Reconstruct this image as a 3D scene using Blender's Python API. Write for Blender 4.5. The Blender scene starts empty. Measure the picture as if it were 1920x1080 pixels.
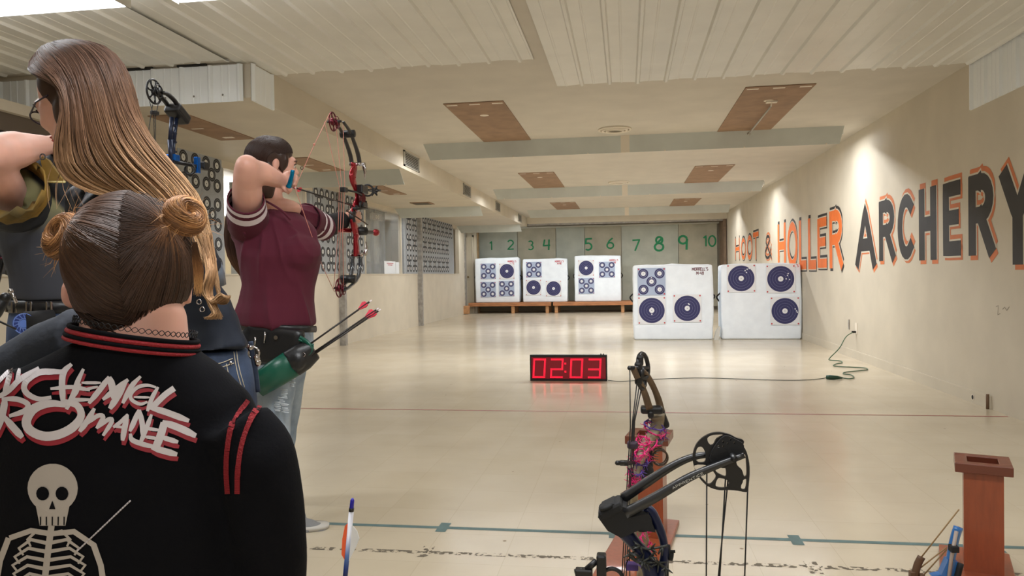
import bpy, bmesh, math, random
from math import sin, cos, pi, radians
from mathutils import Vector, Matrix, noise
from mathutils.bvhtree import BVHTree
random.seed(7)
S = bpy.context.scene
COL = S.collection
# ---------------------------------------------------------------- camera
FPX = 1397.7; CAMH = 1.05
YAW, PITCH, ROLL = -0.152, -0.017, -0.0163
def _basis():
    f = Vector((sin(YAW)*cos(PITCH), cos(YAW)*cos(PITCH), sin(PITCH)))
    r = Vector((cos(YAW), -sin(YAW), 0)); u = r.cross(f)
    c, s = cos(ROLL), sin(ROLL)
    return c*r+s*u, -s*r+c*u, f
RT, UP, FW = _basis()
cam = bpy.data.cameras.new('camera'); camo = bpy.data.objects.new('camera', cam); COL.objects.link(camo)
camo.matrix_world = Matrix(((RT.x, UP.x, -FW.x, 0), (RT.y, UP.y, -FW.y, 0), (RT.z, UP.z, -FW.z, CAMH), (0, 0, 0, 1)))
cam.sensor_width = 36; cam.lens = FPX/1920*36; cam.clip_start = .05; cam.clip_end = 100
S.camera = camo
# ---------------------------------------------------------------- world, exposure, large lights
S.view_settings.view_transform = 'Standard'; S.view_settings.look = 'None'
S.view_settings.gamma = 1; S.view_settings.use_curve_mapping = False
S.view_settings.exposure = 0.32
S.cycles.use_denoising = True
S.cycles.use_adaptive_sampling = True; S.cycles.adaptive_threshold = .02
S.cycles.max_bounces = 6; S.cycles.diffuse_bounces = 4; S.cycles.glossy_bounces = 3
S.cycles.transmission_bounces = 4; S.cycles.transparent_max_bounces = 6
S.cycles.sample_clamp_indirect = 4
W = bpy.data.worlds.new('world'); S.world = W; W.use_nodes = True
W.node_tree.nodes['Background'].inputs[0].default_value = (.85, .87, .9, 1)
W.node_tree.nodes['Background'].inputs[1].default_value = .3
def area(name, loc, sx, sy, power, col=(1, .93, .82), rot=(0, 0, 0), parent=None):
    l = bpy.data.lights.new(name, 'AREA'); l.shape = 'RECTANGLE'; l.size = sx; l.size_y = sy
    l.energy = power; l.color = col
    o = bpy.data.objects.new(name, l); COL.objects.link(o); o.location = loc; o.rotation_euler = rot
    if parent: o.parent = parent
    return o
ZC, ZS = 2.639, 2.38          # ceiling, soffit underside
XR, XL, XS = 2.662, -4.418, -2.68
YB = 20.4
# tubes that hang behind the sheet metal baffles light the range; the camera sees only their glow
for yb, pw in ((8.75, 125), (13.65, 110), (18.2, 85)):
    area('tube_glow', (.0, yb+.22, ZC-.09), 4.6, .12, pw, col=(.94, .968, 1))
for ys in (8.95, 13.95, 19.2):
    area('tube_glow', (-3.55, ys+.2, ZS-.07), 1.3, .1, 11, col=(.94, .968, 1))
area('lobby_glow', (-6.2, 11, 2.34), 1.5, 9, 130, col=(1, .98, .93))
for x, y, p in ((-3.2, 2.6, 24), (-.6, 1.2, 30), (1.4, 2.9, 12), (.3, -1.6, 30)):
    area('shop_glow', (x, y, ZC-.16), 1.2, .35, p, col=(.94, .968, 1))
# ---------------------------------------------------------------- helpers
def ray(px, py):
    return RT*((px-960)/FPX) + UP*(-(py-540)/FPX) + FW
def at(px, py, Y):
    """the point of the upright plane y=Y seen at a pixel of the photograph"""
    d = ray(px, py); return Vector((0, 0, CAMH)) + d*(Y/d.y)
def hit(px, py, ax, v):
    d = ray(px, py); o = Vector((0, 0, CAMH)); return o + d*((v-o[ax])/d[ax])
def lin(c): c /= 255.; return c/12.92 if c < .04045 else ((c+.055)/1.055)**2.4
def rgb(r, g, b): return (lin(r), lin(g), lin(b), 1)
def mat(name, c, rough=.6, metal=0., var=0., vscale=8., bump=0., bscale=60., emit=None, estr=1., spec=.5, coat=0, trans=0, c2=None, stretch=None, sheen=0):
    m = bpy.data.materials.new(name); m.use_nodes = True
    nt = m.node_tree; b = nt.nodes['Principled BSDF']; L = nt.links.new
    b.inputs['Base Color'].default_value = rgb(*c)
    b.inputs['Roughness'].default_value = rough; b.inputs['Metallic'].default_value = metal
    b.inputs['Specular IOR Level'].default_value = spec
    b.inputs['Coat Weight'].default_value = coat
    b.inputs['Transmission Weight'].default_value = trans
    if sheen: b.inputs['Sheen Weight'].default_value = sheen
    tc = nt.nodes.new('ShaderNodeTexCoord')
    src = tc.outputs['Object']
    if stretch:
        mp = nt.nodes.new('ShaderNodeMapping'); mp.inputs['Scale'].default_value = stretch
        L(src, mp.inputs[0]); src = mp.outputs[0]
    if var or c2:
        n = nt.nodes.new('ShaderNodeTexNoise'); n.inputs['Scale'].default_value = vscale; n.inputs['Detail'].default_value = 6
        L(src, n.inputs['Vector'])
        r = nt.nodes.new('ShaderNodeValToRGB'); r.color_ramp.elements[0].position = .32; r.color_ramp.elements[1].position = .68
        lo = [max(0, x*(1-var)) for x in c]; hi = [min(255, x*(1+var*.6)) for x in c]
        if c2: lo, hi = c, c2
        r.color_ramp.elements[0].color = rgb(*lo); r.color_ramp.elements[1].color = rgb(*hi)
        L(n.outputs['Fac'], r.inputs[0]); L(r.outputs[0], b.inputs['Base Color'])
    if bump:
        n2 = nt.nodes.new('ShaderNodeTexNoise'); n2.inputs['Scale'].default_value = bscale; n2.inputs['Detail'].default_value = 5
        L(src, n2.inputs['Vector'])
        bp = nt.nodes.new('ShaderNodeBump'); bp.inputs['Strength'].default_value = bump; bp.inputs['Distance'].default_value = .01
        L(n2.outputs['Fac'], bp.inputs['Height']); L(bp.outputs[0], b.inputs['Normal'])
    if emit:
        b.inputs['Emission Color'].default_value = rgb(*emit); b.inputs['Emission Strength'].default_value = estr
    return m
def worldof(o):
    p = Vector((0, 0, 0))
    while o is not None: p += Vector(o.location); o = o.parent
    return p
class MB:
    def __init__(s): s.v = []; s.f = []; s.m = []; s.sm = []
    def add(s, vs, fs, mi=0, smooth=False):
        o = len(s.v); s.v += [tuple(v) for v in vs]
        for f in fs: s.f.append(tuple(i+o for i in f)); s.m.append(mi); s.sm.append(smooth)
        return s
    def box(s, a, b, mi=0):
        x0, y0, z0 = [min(p, q) for p, q in zip(a, b)]; x1, y1, z1 = [max(p, q) for p, q in zip(a, b)]
        vs = [(x0, y0, z0), (x1, y0, z0), (x1, y1, z0), (x0, y1, z0), (x0, y0, z1), (x1, y0, z1), (x1, y1, z1), (x0, y1, z1)]
        return s.add(vs, [(0, 3, 2, 1), (4, 5, 6, 7), (0, 1, 5, 4), (1, 2, 6, 5), (2, 3, 7, 6), (3, 0, 4, 7)], mi)
    def bbox(s, c, hx, hy, hz, M=None, bev=.15, mi=0):
        """bevelled box about c with half sizes, optional 3x3 rotation"""
        bm = bmesh.new(); bmesh.ops.create_cube(bm, size=2)
        for v in bm.verts: v.co = Vector((v.co.x*hx, v.co.y*hy, v.co.z*hz))
        w = min(hx, hy, hz)*bev*2
        bmesh.ops.bevel(bm, geom=list(bm.edges), offset=w, segments=2, profile=.5, affect='EDGES')
        c = Vector(c); vs = []
        for v in bm.verts:
            p = v.co if M is None else M @ v.co
            vs.append(p+c)
        bm.verts.index_update(); fs = [[v.index for v in f.verts] for f in bm.faces]; bm.free()
        return s.add(vs, fs, mi, False)
    def quad(s, a, b, c, d, mi=0): return s.add([a, b, c, d], [(0, 1, 2, 3)], mi)
    def tube(s, pts, r, n=8, mi=0, cap=True, flat=None, axis=None, smooth=True, closed=False):
        """sweep; r scalar or list; flat = second radius (scalar/list) along 'axis'-normal"""
        pts = [Vector(p) for p in pts]; N = len(pts)
        R_ = r if hasattr(r, '__len__') else [r]*N
        F_ = R_ if flat is None else (flat if hasattr(flat, '__len__') else [flat]*N)
        ref = None; vs = []
        for i, p in enumerate(pts):
            if closed: t = (pts[(i+1) % N]-pts[i-1])
            else: t = (pts[min(i+1, N-1)]-pts[max(i-1, 0)])
            t = t.normalized() if t.length > 1e-9 else Vector((0, 0, 1))
            if axis is not None:
                u = Vector(axis); u = u-t*u.dot(t)
                if u.length < 1e-6: u = t.orthogonal()
            else:
                if ref is None: u = t.orthogonal()
                else: u = ref-t*ref.dot(t)
                if u.length < 1e-6: u = t.orthogonal()
            u.normalize(); ref = u; w = t.cross(u)
            for k in range(n):
                a = 2*pi*(k+.5)/n; vs.append(p+u*(cos(a)*R_[i])+w*(sin(a)*F_[i]))
        fs = []
        for i in range(N if closed else N-1):
            for k in range(n):
                a = i*n+k; b = i*n+(k+1) % n; j = ((i+1) % N)*n
                fs.append((a, b, j+(k+1) % n, j+k))
        if cap and not closed:
            fs.append(tuple(range(n))[::-1]); fs.append(tuple((N-1)*n+k for k in range(n)))
        return s.add(vs, fs, mi, smooth)
    def ell(s, c, rx, ry=None, rz=None, M=None, n=16, mi=0):
        ry = rx if ry is None else ry; rz = rx if rz is None else rz; c = Vector(c); h = n//2; vs = []
        for i in range(h+1):
            ph = pi*i/h
            for k in range(n):
                a = 2*pi*k/n; p = Vector((rx*sin(ph)*cos(a), ry*sin(ph)*sin(a), rz*cos(ph)))
                vs.append(c+(M @ p if M is not None else p))
        fs = [(i*n+k, (i+1)*n+k, (i+1)*n+(k+1) % n, i*n+(k+1) % n) for i in range(h) for k in range(n)]
        return s.add(vs, fs, mi, True)
    def prism(s, poly, e, mi=0, mis=None):
        """closed 3D polygon extruded by vector e"""
        e = Vector(e); p = [Vector(q) for q in poly]; n = len(p)
        vs = [q-e*.5 for q in p]+[q+e*.5 for q in p]
        fs = [tuple(range(n))[::-1], tuple(range(n, 2*n))]+[(i, (i+1) % n, n+(i+1) % n, n+i) for i in range(n)]
        return s.add(vs, fs, mi)
    def disc(s, c, nrm, r0, r1, n=32, mi=0, sx=1, up=(0, 0, 1)):
        """flat annulus (r0 may be 0)"""
        c = Vector(c); nrm = Vector(nrm).normalized(); u = Vector(up).cross(nrm).normalized(); w = nrm.cross(u); vs = []
        if r0 <= 0:
            vs = [c+u*(cos(2*pi*k/n)*r1)+w*(sin(2*pi*k/n)*r1) for k in range(n)]
            return s.add(vs, [tuple(range(n))], mi)
        for r in (r0, r1): vs += [c+u*(cos(2*pi*k/n)*r)+w*(sin(2*pi*k/n)*r) for k in range(n)]
        return s.add(vs, [(k, n+k, n+(k+1) % n, (k+1) % n) for k in range(n)], mi)
    def ring(s, c, nrm, R, r, n=28, m=8, mi=0, sq=1., up=(0, 0, 1)):
        c = Vector(c); nrm = Vector(nrm).normalized(); u = Vector(up).cross(nrm).normalized(); w = nrm.cross(u)
        pts = [c+u*(cos(2*pi*k/n)*R)+w*(sin(2*pi*k/n)*R*sq) for k in range(n)]
        return s.tube(pts, r, m, mi, closed=True)
    def build(s, name, mats, parent=None, loc=None, smooth=None):
        me = bpy.data.meshes.new(name)
        off = Vector(loc) if loc is not None else Vector((0, 0, 0))
        me.from_pydata([Vector(v)-off for v in s.v], [], s.f)
        if not isinstance(mats, (list, tuple)): mats = [mats]
        for m in mats: me.materials.append(m)
        me.polygons.foreach_set('material_index', s.m)
        me.polygons.foreach_set('use_smooth', s.sm if smooth is None else [smooth]*len(s.f))
        me.update()
        o = bpy.data.objects.new(name, me); COL.objects.link(o); o.location = off
        if parent is not None:
            o.parent = parent; o.location = off-worldof(parent)
        return o
def tag(o, label=None, cat=None, group=None, kind=None):
    if label: o['label'] = label
    if cat: o['category'] = cat
    if group: o['group'] = group
    if kind: o['kind'] = kind
    return o
def empty(name, loc, label, cat, group=None):
    o = bpy.data.objects.new(name, None); COL.objects.link(o); o.location = loc; o.empty_display_size = .05
    return tag(o, label, cat, group)
def struct(o): o['kind'] = 'structure'; return o
def copy_tree(o, parent=None):
    c = o.copy(); COL.objects.link(c); c.parent = parent
    for ch in list(o.children): copy_tree(ch, c)
    return c
def organic(name, mb, voxel, smooth, mats, parent=None, disp=None, keep=1., select=None, soft=()):
    """fuse overlapping volumes into one continuous skin"""
    me = bpy.data.meshes.new(name+'_raw'); me.from_pydata([Vector(v) for v in mb.v], [], mb.f); me.update()
    o = bpy.data.objects.new('tmp', me); COL.objects.link(o)
    r = o.modifiers.new('r', 'REMESH'); r.mode = 'VOXEL'; r.voxel_size = voxel
    if smooth:
        q = o.modifiers.new('s', 'SMOOTH'); q.factor = .5; q.iterations = smooth
    dg = bpy.context.evaluated_depsgraph_get(); ev = o.evaluated_get(dg)
    nm = bpy.data.meshes.new_from_object(ev); nm.name = name
    bpy.data.objects.remove(o); bpy.data.meshes.remove(me)
    nm.materials.clear()
    if not isinstance(mats, (list, tuple)): mats = [mats]
    for m in mats: nm.materials.append(m)
    for sc, sr, its in soft:      # extra rounding of a joint
        idx = {v.index for v in nm.vertices if (v.co-Vector(sc)).length < sr}; nb = {i: [] for i in idx}
        for e in nm.edges:
            a, b = e.vertices
            if a in idx: nb[a].append(b)
            if b in idx: nb[b].append(a)
        P_ = {i: nm.vertices[i].co.copy() for i in idx}
        for _ in range(its):
            Q_ = {}
            for i in idx:
                s_ = Vector((0, 0, 0))
                for j in nb[i]: s_ += P_.get(j, nm.vertices[j].co)
                Q_[i] = P_[i]*.4+s_*(.6/len(nb[i]))
            P_ = Q_
        for i in idx:
            w = min(1, (sr-(nm.vertices[i].co-Vector(sc)).length)/(.3*sr)); nm.vertices[i].co = nm.vertices[i].co.lerp(P_[i], w)
        nm.update()
    if disp:
        ns = [v.normal.copy() for v in nm.vertices]
        for v, n_ in zip(nm.vertices, ns): v.co = v.co + n_*disp(v.co.copy(), n_)
    nm.polygons.foreach_set('use_smooth', [True]*len(nm.polygons))
    if select:
        for p in nm.polygons: p.material_index = select(p.center, p.normal)
    nm.update()
    o = bpy.data.objects.new(name, nm); COL.objects.link(o)
    if parent is not None:
        o.parent = parent; o.location = -worldof(parent)
    return o
def smoothpath(pts, n=6):
    """Catmull-Rom through the points"""
    P = [Vector(p) for p in pts]; out = []
    P = [P[0]*2-P[1]]+P+[P[-1]*2-P[-2]]
    for i in range(1, len(P)-2):
        for k in range(n):
            t = k/n; a, b, c, d = P[i-1:i+3]
            out.append(.5*((2*b)+(c-a)*t+(2*a-5*b+4*c-d)*t*t+(3*b-a-3*c+d)*t**3))
    out.append(P[-2]); return out
def lerpn(vals, n):
    """resample a list to the count of smoothpath"""
    out = []
    for i in range(len(vals)-1):
        for k in range(n): out.append(vals[i]+(vals[i+1]-vals[i])*k/n)
    out.append(vals[-1]); return out
# stroke lettering ----------------------------------------------------
def arc(cx, cy, rx, ry, a0, a1, n=10):
    return [(cx+rx*cos(radians(a0+(a1-a0)*i/n)), cy+ry*sin(radians(a0+(a1-a0)*i/n))) for i in range(n+1)]
GL = {
 'A': [[(0, 0), (.3, 1), (.6, 0)], [(.12, .34), (.48, .34)]],
 'B': [[(0, 0), (0, 1)], [(0, 1), (.3, 1)]+arc(.3, .76, .22, .24, 90, -90)+[(0, .52)], [(.3, .52)]+arc(.3, .26, .26, .26, 90, -90)+[(0, 0)]],
 'C': [arc(.32, .5, .32, .5, 50, 310, 16)],
 'D': [[(0, 0), (0, 1)], [(0, 1)]+arc(.15, .5, .42, .5, 90, -90)+[(0, 0)]],
 'E': [[(.5, 1), (0, 1), (0, 0), (.5, 0)], [(0, .52), (.42, .52)]],
 'H': [[(0, 0), (0, 1)], [(.55, 0), (.55, 1)], [(0, .5), (.55, .5)]],
 'I': [[(.1, 0), (.1, 1)]],
 'L': [[(0, 1), (0, 0), (.48, 0)]],
 'M': [[(0, 0), (0, 1), (.35, .35), (.7, 1), (.7, 0)]],
 'N': [[(0, 0), (0, 1), (.55, 0), (.55, 1)]],
 'O': [arc(.3, .5, .3, .5, 90, 450, 22)],
 'R': [[(0, 0), (0, 1)], [(0, 1), (.28, 1)]+arc(.28, .75, .25, .25, 90, -90)+[(0, .5)], [(.25, .5), (.56, 0)]],
 'S': [arc(.28, .75, .26, .25, 40, 270, 10)+arc(.28, .25, .27, .25, 90, -140, 10)],
 'T': [[(0, 1), (.6, 1)], [(.3, 1), (.3, 0)]],
 'Y': [[(0, 1), (.3, .5), (.6, 1)], [(.3, .5), (.3, 0)]],
 "'": [[(.08, 1), (.08, .75)]], '-': [[(0, .5), (.35, .5)]],
 '&': [[(.6, 0), (.12, .72)]+arc(.3, .8, .17, .2, 180, 0, 8)+[(.1, .35)]+arc(.27, .22, .24, .22, 150, 360, 9)+[(.58, .45)]],
 '0': [arc(.28, .5, .28, .5, 100, 460, 20)], '1': [[(.05, .8), (.25, 1), (.25, 0)]],
 '2': [arc(.27, .72, .27, .28, 160, -30, 10)+[(0, 0), (.58, .02)]],
 '3': [arc(.24, .76, .24, .24, 140, -80, 9)+arc(.24, .26, .28, .27, 85, -140, 10)],
 '4': [[(.1, 1), (0, .42), (.55, .45)], [(.46, 1), (.42, 0)]],
 '5': [[(.55, 1), (.1, .97), (.06, .56)]+arc(.24, .3, .28, .3, 110, -130, 11)],
 '6': [[(.48, 1), (.2, .75)]+arc(.27, .28, .27, .28, 160, 520, 16)],
 '7': [[(0, .97), (.56, 1), (.2, 0)]],
 '8': [arc(.3, .76, .2, .24, -60, 230, 12)+arc(.28, .26, .27, .27, 110, -230, 14)+[(.52, .95)]],
 '9': [arc(.25, .7, .25, .27, 20, 380, 16)+[(.46, 0)]],
}
def ribbon(mb, pts, w, f, mi=0, capsq=.0, taper=None, sub=0.08):
    """2D stroke -> quads mapped with f(u,v)"""
    P = [Vector((p[0], p[1])) for p in pts]
    Q = [P[0]]
    for a, b in zip(P, P[1:]):
        k = max(1, int((b-a).length/sub+.5))
        for i in range(k): Q.append(a+(b-a)*(i+1)/k)
    if capsq:
        d = (Q[0]-Q[1]).normalized(); Q[0] = Q[0]+d*capsq
        d = (Q[-1]-Q[-2]).normalized(); Q[-1] = Q[-1]+d*capsq
    N = len(Q); L = []; Rr = []
    for i, p in enumerate(Q):
        d0 = (Q[i]-Q[i-1]) if i else (Q[1]-Q[0]); d1 = (Q[i+1]-Q[i]) if i < N-1 else d0
        d0 = d0.normalized(); d1 = d1.normalized(); t = d0+d1
        if t.length < .2: t = d1
        t.normalize(); n_ = Vector((-t.y, t.x)); c = max(.75, n_.dot(Vector((-d1.y, d1.x))))
        ww = w*.5*(taper(i/(N-1)) if taper else 1)/c
        L.append(p+n_*ww); Rr.append(p-n_*ww)
    nd = getattr(mb, 'nudge', None); mb.k = getattr(mb, 'k', 0)+1
    vs = [Vector(f(q.x, q.y)) for q in L]+[Vector(f(q.x, q.y)) for q in Rr]
    if nd is not None: vs = [v+nd*(mb.k+1.*(i % N)/N) for i, v in enumerate(vs)]
    mb.add(vs, [(i, i+1, N+i+1, N+i) for i in range(N-1)], mi)
def text(mb, s, f, h=1., w=.16, gap=.22, sx=1., mi=0, capsq=None, x0=0., adv=None):
    x = x0
    for ch in s:
        if ch == ' ': x += .45*h*sx; continue
        g = GL[ch]; mx = max(p[0] for st in g for p in st)
        for st in g: ribbon(mb, [(x+p[0]*h*sx, p[1]*h) for p in st], w*h, f, mi, capsq=(w*h*.4 if capsq is None else capsq), sub=.1*h)
        x += (mx+gap)*h*sx
    return x
# ================================================================ materials
M = {}
M['wall'] = mat('painted_block', (205, 195, 176), .55, var=.03, vscale=2.5, bump=.05, bscale=25)
M['ceil'] = mat('ceiling_paint', (205, 198, 185), .7, var=.025, vscale=3)
M['white'] = mat('white_ribbed_metal', (226, 224, 216), .35, var=.02, vscale=4)
M['cladding'] = mat('lamplit_white_metal', (240, 243, 243), .4)  # lighter copy of the ceiling sheet metal, lamp light painted into its colour
M['galv'] = mat('galvanized_sheet', (200, 204, 198), .42, metal=.1, var=.03, vscale=3)
M['brown'] = mat('brown_board', (150, 120, 94), .75, var=.08, vscale=7)
M['mark'] = mat('pale_patch', (225, 215, 198), .6)
M['steel'] = mat('worn_steel', (158, 153, 146), .5, metal=.2, var=.15, vscale=12)
M['panel'] = mat('grey_board', (182, 185, 172), .8, var=.05, vscale=3)
M['panelb'] = mat('tan_board', (178, 172, 152), .8, var=.06, vscale=3)
M['dark'] = mat('dark_gap', (38, 36, 34), .8)
M['black'] = mat('black_plastic', (22, 22, 24), .4)
M['blackmat'] = mat('black_matte', (20, 20, 22), .75)
M['woodpale'] = mat('pale_lumber', (190, 140, 95), .6, var=.15, vscale=6, stretch=(1, 8, 8))
M['woodplat'] = mat('platform_lumber', (176, 118, 76), .6, var=.14, vscale=5, stretch=(1, 8, 8))
M['cherry'] = mat('cherry_wood', (146, 72, 42), .33, var=.07, vscale=10, stretch=(6, 6, 1), coat=.3)
M['cherrydark'] = mat('cherry_dark', (104, 50, 32), .35, var=.06, vscale=10, coat=.3)
M['inside'] = mat('inside_dark', (60, 32, 22), .8)
M['paper'] = mat('target_paper', (228, 229, 232), .8)
M['paperblue'] = mat('target_paper_blue', (172, 184, 208), .8)
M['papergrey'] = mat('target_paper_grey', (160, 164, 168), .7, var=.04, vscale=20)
M['navy'] = mat('target_navy', (52, 52, 96), .75)
M['ringline'] = mat('ring_line', (158, 160, 190), .75)
M['cloth'] = mat('white_woven_cover', (238, 245, 253), .8, bump=.35, bscale=9, var=.02, vscale=7)
M['red'] = mat('red_ink', (190, 60, 70), .7)
M['redtape'] = mat('red_tape', (160, 74, 66), .5)
M['teal'] = mat('teal_tape', (92, 118, 118), .5, var=.08, vscale=20)
M['green'] = mat('green_spray', (44, 138, 92), .8, var=.08, vscale=10)
M['orange'] = mat('orange_paint', (232, 116, 48), .6, var=.05, vscale=6)
M['orange2'] = mat('dull_orange_paint', (205, 118, 72), .6, var=.05, vscale=6)
M['charcoal'] = mat('charcoal_paint', (50, 47, 47), .6, var=.05, vscale=6)
M['vent'] = mat('vent_metal', (168, 165, 155), .5, metal=.3)
M['grill'] = mat('grille_grey', (120, 116, 106), .6)
# glossy vinyl tile floor
def floor_mat():
    m = bpy.data.materials.new('cream_vinyl_tile'); m.use_nodes = True; nt = m.node_tree; L = nt.links.new
    b = nt.nodes['Principled BSDF']
    g = nt.nodes.new('ShaderNodeNewGeometry')
    br = nt.nodes.new('ShaderNodeTexBrick'); br.offset = 0; br.inputs['Scale'].default_value = 1
    br.inputs['Brick Width'].default_value = .305; br.inputs['Row Height'].default_value = .305; br.inputs['Mortar Size'].default_value = .0012
    br.inputs['Mortar Smooth'].default_value = .3
    br.inputs['Color1'].default_value = rgb(200, 187, 163); br.inputs['Color2'].default_value = rgb(203, 190, 167); br.inputs['Mortar'].default_value = rgb(190, 177, 152)
    mp = nt.nodes.new('ShaderNodeMapping'); mp.inputs['Location'].default_value = (.155, .1, 0); L(g.outputs['Position'], mp.inputs[0]); L(mp.outputs[0], br.inputs['Vector'])
    n = nt.nodes.new('ShaderNodeTexNoise'); n.inputs['Scale'].default_value = 1.6; n.inputs['Detail'].default_value = 9; L(g.outputs['Position'], n.inputs['Vector'])
    mx = nt.nodes.new('ShaderNodeMix'); mx.data_type = 'RGBA'; mx.blend_type = 'MULTIPLY'; mx.inputs[0].default_value = 1
    r = nt.nodes.new('ShaderNodeValToRGB'); r.color_ramp.elements[0].position = .3; r.color_ramp.elements[1].position = .6
    r.color_ramp.elements[0].color = (.9, .89, .87, 1); r.color_ramp.elements[1].color = (1, 1, 1, 1)
    L(n.outputs['Fac'], r.inputs[0]); L(br.outputs['Color'], mx.inputs[6]); L(r.outputs[0], mx.inputs[7]); 
    # small dark scuffs
    v = nt.nodes.new('ShaderNodeTexVoronoi'); v.inputs['Scale'].default_value = 3.2; L(g.outputs['Position'], v.inputs['Vector'])
    r2 = nt.nodes.new('ShaderNodeValToRGB'); r2.color_ramp.elements[0].position = .018; r2.color_ramp.elements[1].position = .03
    r2.color_ramp.elements[0].color = (.45, .4, .35, 1); r2.color_ramp.elements[1].color = (1, 1, 1, 1); L(v.outputs['Distance'], r2.inputs[0])
    m2 = nt.nodes.new('ShaderNodeMix'); m2.data_type = 'RGBA'; m2.blend_type = 'MULTIPLY'; m2.inputs[0].default_value = 1
    L(mx.outputs[2], m2.inputs[6]); L(r2.outputs[0], m2.inputs[7]); L(m2.outputs[2], b.inputs['Base Color'])
    n3 = nt.nodes.new('ShaderNodeTexNoise'); n3.inputs['Scale'].default_value = 2.2; n3.inputs['Detail'].default_value = 4; L(g.outputs['Position'], n3.inputs['Vector'])
    mr = nt.nodes.new('ShaderNodeMapRange'); mr.inputs[3].default_value = .14; mr.inputs[4].default_value = .28; L(n3.outputs['Fac'], mr.inputs[0]); L(mr.outputs[0], b.inputs['Roughness'])
    bp = nt.nodes.new('ShaderNodeBump'); bp.inputs['Strength'].default_value = .12; bp.inputs['Distance'].default_value = .004
    n4 = nt.nodes.new('ShaderNodeTexNoise'); n4.inputs['Scale'].default_value = 7; L(g.outputs['Position'], n4.inputs['Vector']); L(n4.outputs['Fac'], bp.inputs['Height']); L(bp.outputs[0], b.inputs['Normal'])
    b.inputs['Specular IOR Level'].default_value = .55
    return m
M['floor'] = floor_mat()
# ================================================================ room shell
YN = -4.0; XLOB = -8.2
struct(MB().box((XLOB-.2, YN-.2, -.1), (XR+.2, 22.2, 0)).build('floor', M['floor']))
o = struct(MB().box((XLOB-.2, YN-.2, ZC), (XR+.2, 22.2, ZC+.1)).build('ceiling', M['ceil']))
struct(MB().box((XR, YN, 0), (XR+.15, 22.2, ZC)).build('wall_right', M['wall']))
struct(MB().box((XLOB-.2, YN-.15, 0), (XR+.15, YN, ZC)).build('wall_near', M['wall']))
struct(MB().box((XLOB-.15, YN, 0), (XLOB, 22.2, ZC)).build('wall_lobby', mat('lobby_wall', (214, 200, 165), .6)))
struct(MB().box((XLOB, 21.7, 0), (XR, 21.9, ZC)).build('wall_far', M['wall']))
# header over the bay behind the targets, and its sides
m = MB(); m.box((XS, YB, 2.46), (XR, YB+.12, ZC)); struct(m.build('wall_header', M['wall']))
struct(MB().box((XS, YB+.12, 2.42), (XR, YB+.3, 2.46)).build('trim_header', M['steel']))
# right side baseboard: kerb of the painted block wall
m = MB(); m.box((XR-.012, 5.98, 0), (XR, YB, .095)); struct(m.build('baseboard_right', M['wall']))
# little pipe stub and drain hole on the baseboard
tag(MB().tube([(XR-.02, 5.99, 0), (XR-.02, 5.99, .11)], .011, 8).build('pipe_stub', mat('rusty_pipe', (110, 84, 62), .7)), 'small rusty pipe stub standing against the right wall by the floor', 'pipe')
m = MB(); m.disc((XR-.0135, 6.25, .045), (-1, 0, 0), 0, .018, 16); m.disc((XR-.014, 6.25, .045), (-1, 0, 0), .018, .026, 16, 1)
tag(m.build('drain_hole', [M['dark'], M['mark']]), 'small dark round hole low on the right wall', 'hole')
# left soffit (dropped ceiling)
m = MB(); m.box((XLOB, 5.12, ZS), (XS, YB, ZC-.0)); struct(m.build('trim_soffit', M['wall']))
# left half wall with ledge
m = MB(); m.box((XL-.1, 2.2, 0), (XL, YB-.2, 1.1)); struct(m.build('wall_left', M['wall']))
struct(MB().box((XL-.13, 2.2, 1.1), (XL+.012, YB-.6, 1.118)).build('trim_ledge', M['wall']))
m = MB(); m.box((XL-.12, 2.2, 2.3), (XL, 19.6, ZS)); struct(m.build('trim_window_head', M['wall']))
struct(MB().box((XL-.1, 19.55, 1.1), (XL, YB-.2, ZS)).build('wall_left_end', M['wall']))
# end post and jamb by the door
m = MB(); m.box((XL-.1, YB-.2, 0), (XL+.02, YB-.02, ZS)); struct(m.build('trim_end_post', M['steel']))
for y in (11.05, 15.5):
    struct(MB().box((XL-.02, y, 0), (XL+.095, y+.09, ZS)).build('trim_post', M['steel']))
for y in (7.75, 9.95, 12.35, 14.45):
    struct(MB().box((XL-.09, y, 1.118), (XL-.03, y+.05, 2.3)).build('trim_mullion', M['wall']))
glass = mat('clear_acrylic', (235, 238, 236), .06, spec=.4)
nt = glass.node_tree; tr = nt.nodes.new('ShaderNodeBsdfTransparent'); ms = nt.nodes.new('ShaderNodeMixShader'); ms.inputs[0].default_value = .12
nt.links.new(tr.outputs[0], ms.inputs[1]); nt.links.new(nt.nodes['Principled BSDF'].outputs[0], ms.inputs[2]); nt.links.new(ms.outputs[0], nt.nodes['Material Output'].inputs[0])
for i, (a, b) in enumerate(((7.8, 9.95), (12.4, 14.45))):
    struct(MB().box((XL-.065, a, 1.118), (XL-.06, b, 2.3)).build('window_%d' % (i+1), glass))
# dark sheet in the window nearest the shop, stands for the unlit lobby
tag(MB().box((XL-.085, 2.3, 1.119), (XL-.06, 6.8, 2.16)).build('window_board', mat('unlit_lobby_tone', (62, 62, 66), .6, var=.1, vscale=3)), 'dark grey board filling the window at the left edge behind the jersey archer', 'board')
tag(MB().box((XL-.085, 2.3, 2.165), (XL-.05, 6.8, 2.30)).build('window_valance', mat('valance', (96, 84, 72), .7)), 'brown grey valance strip above the dark window board', 'valance')
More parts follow.
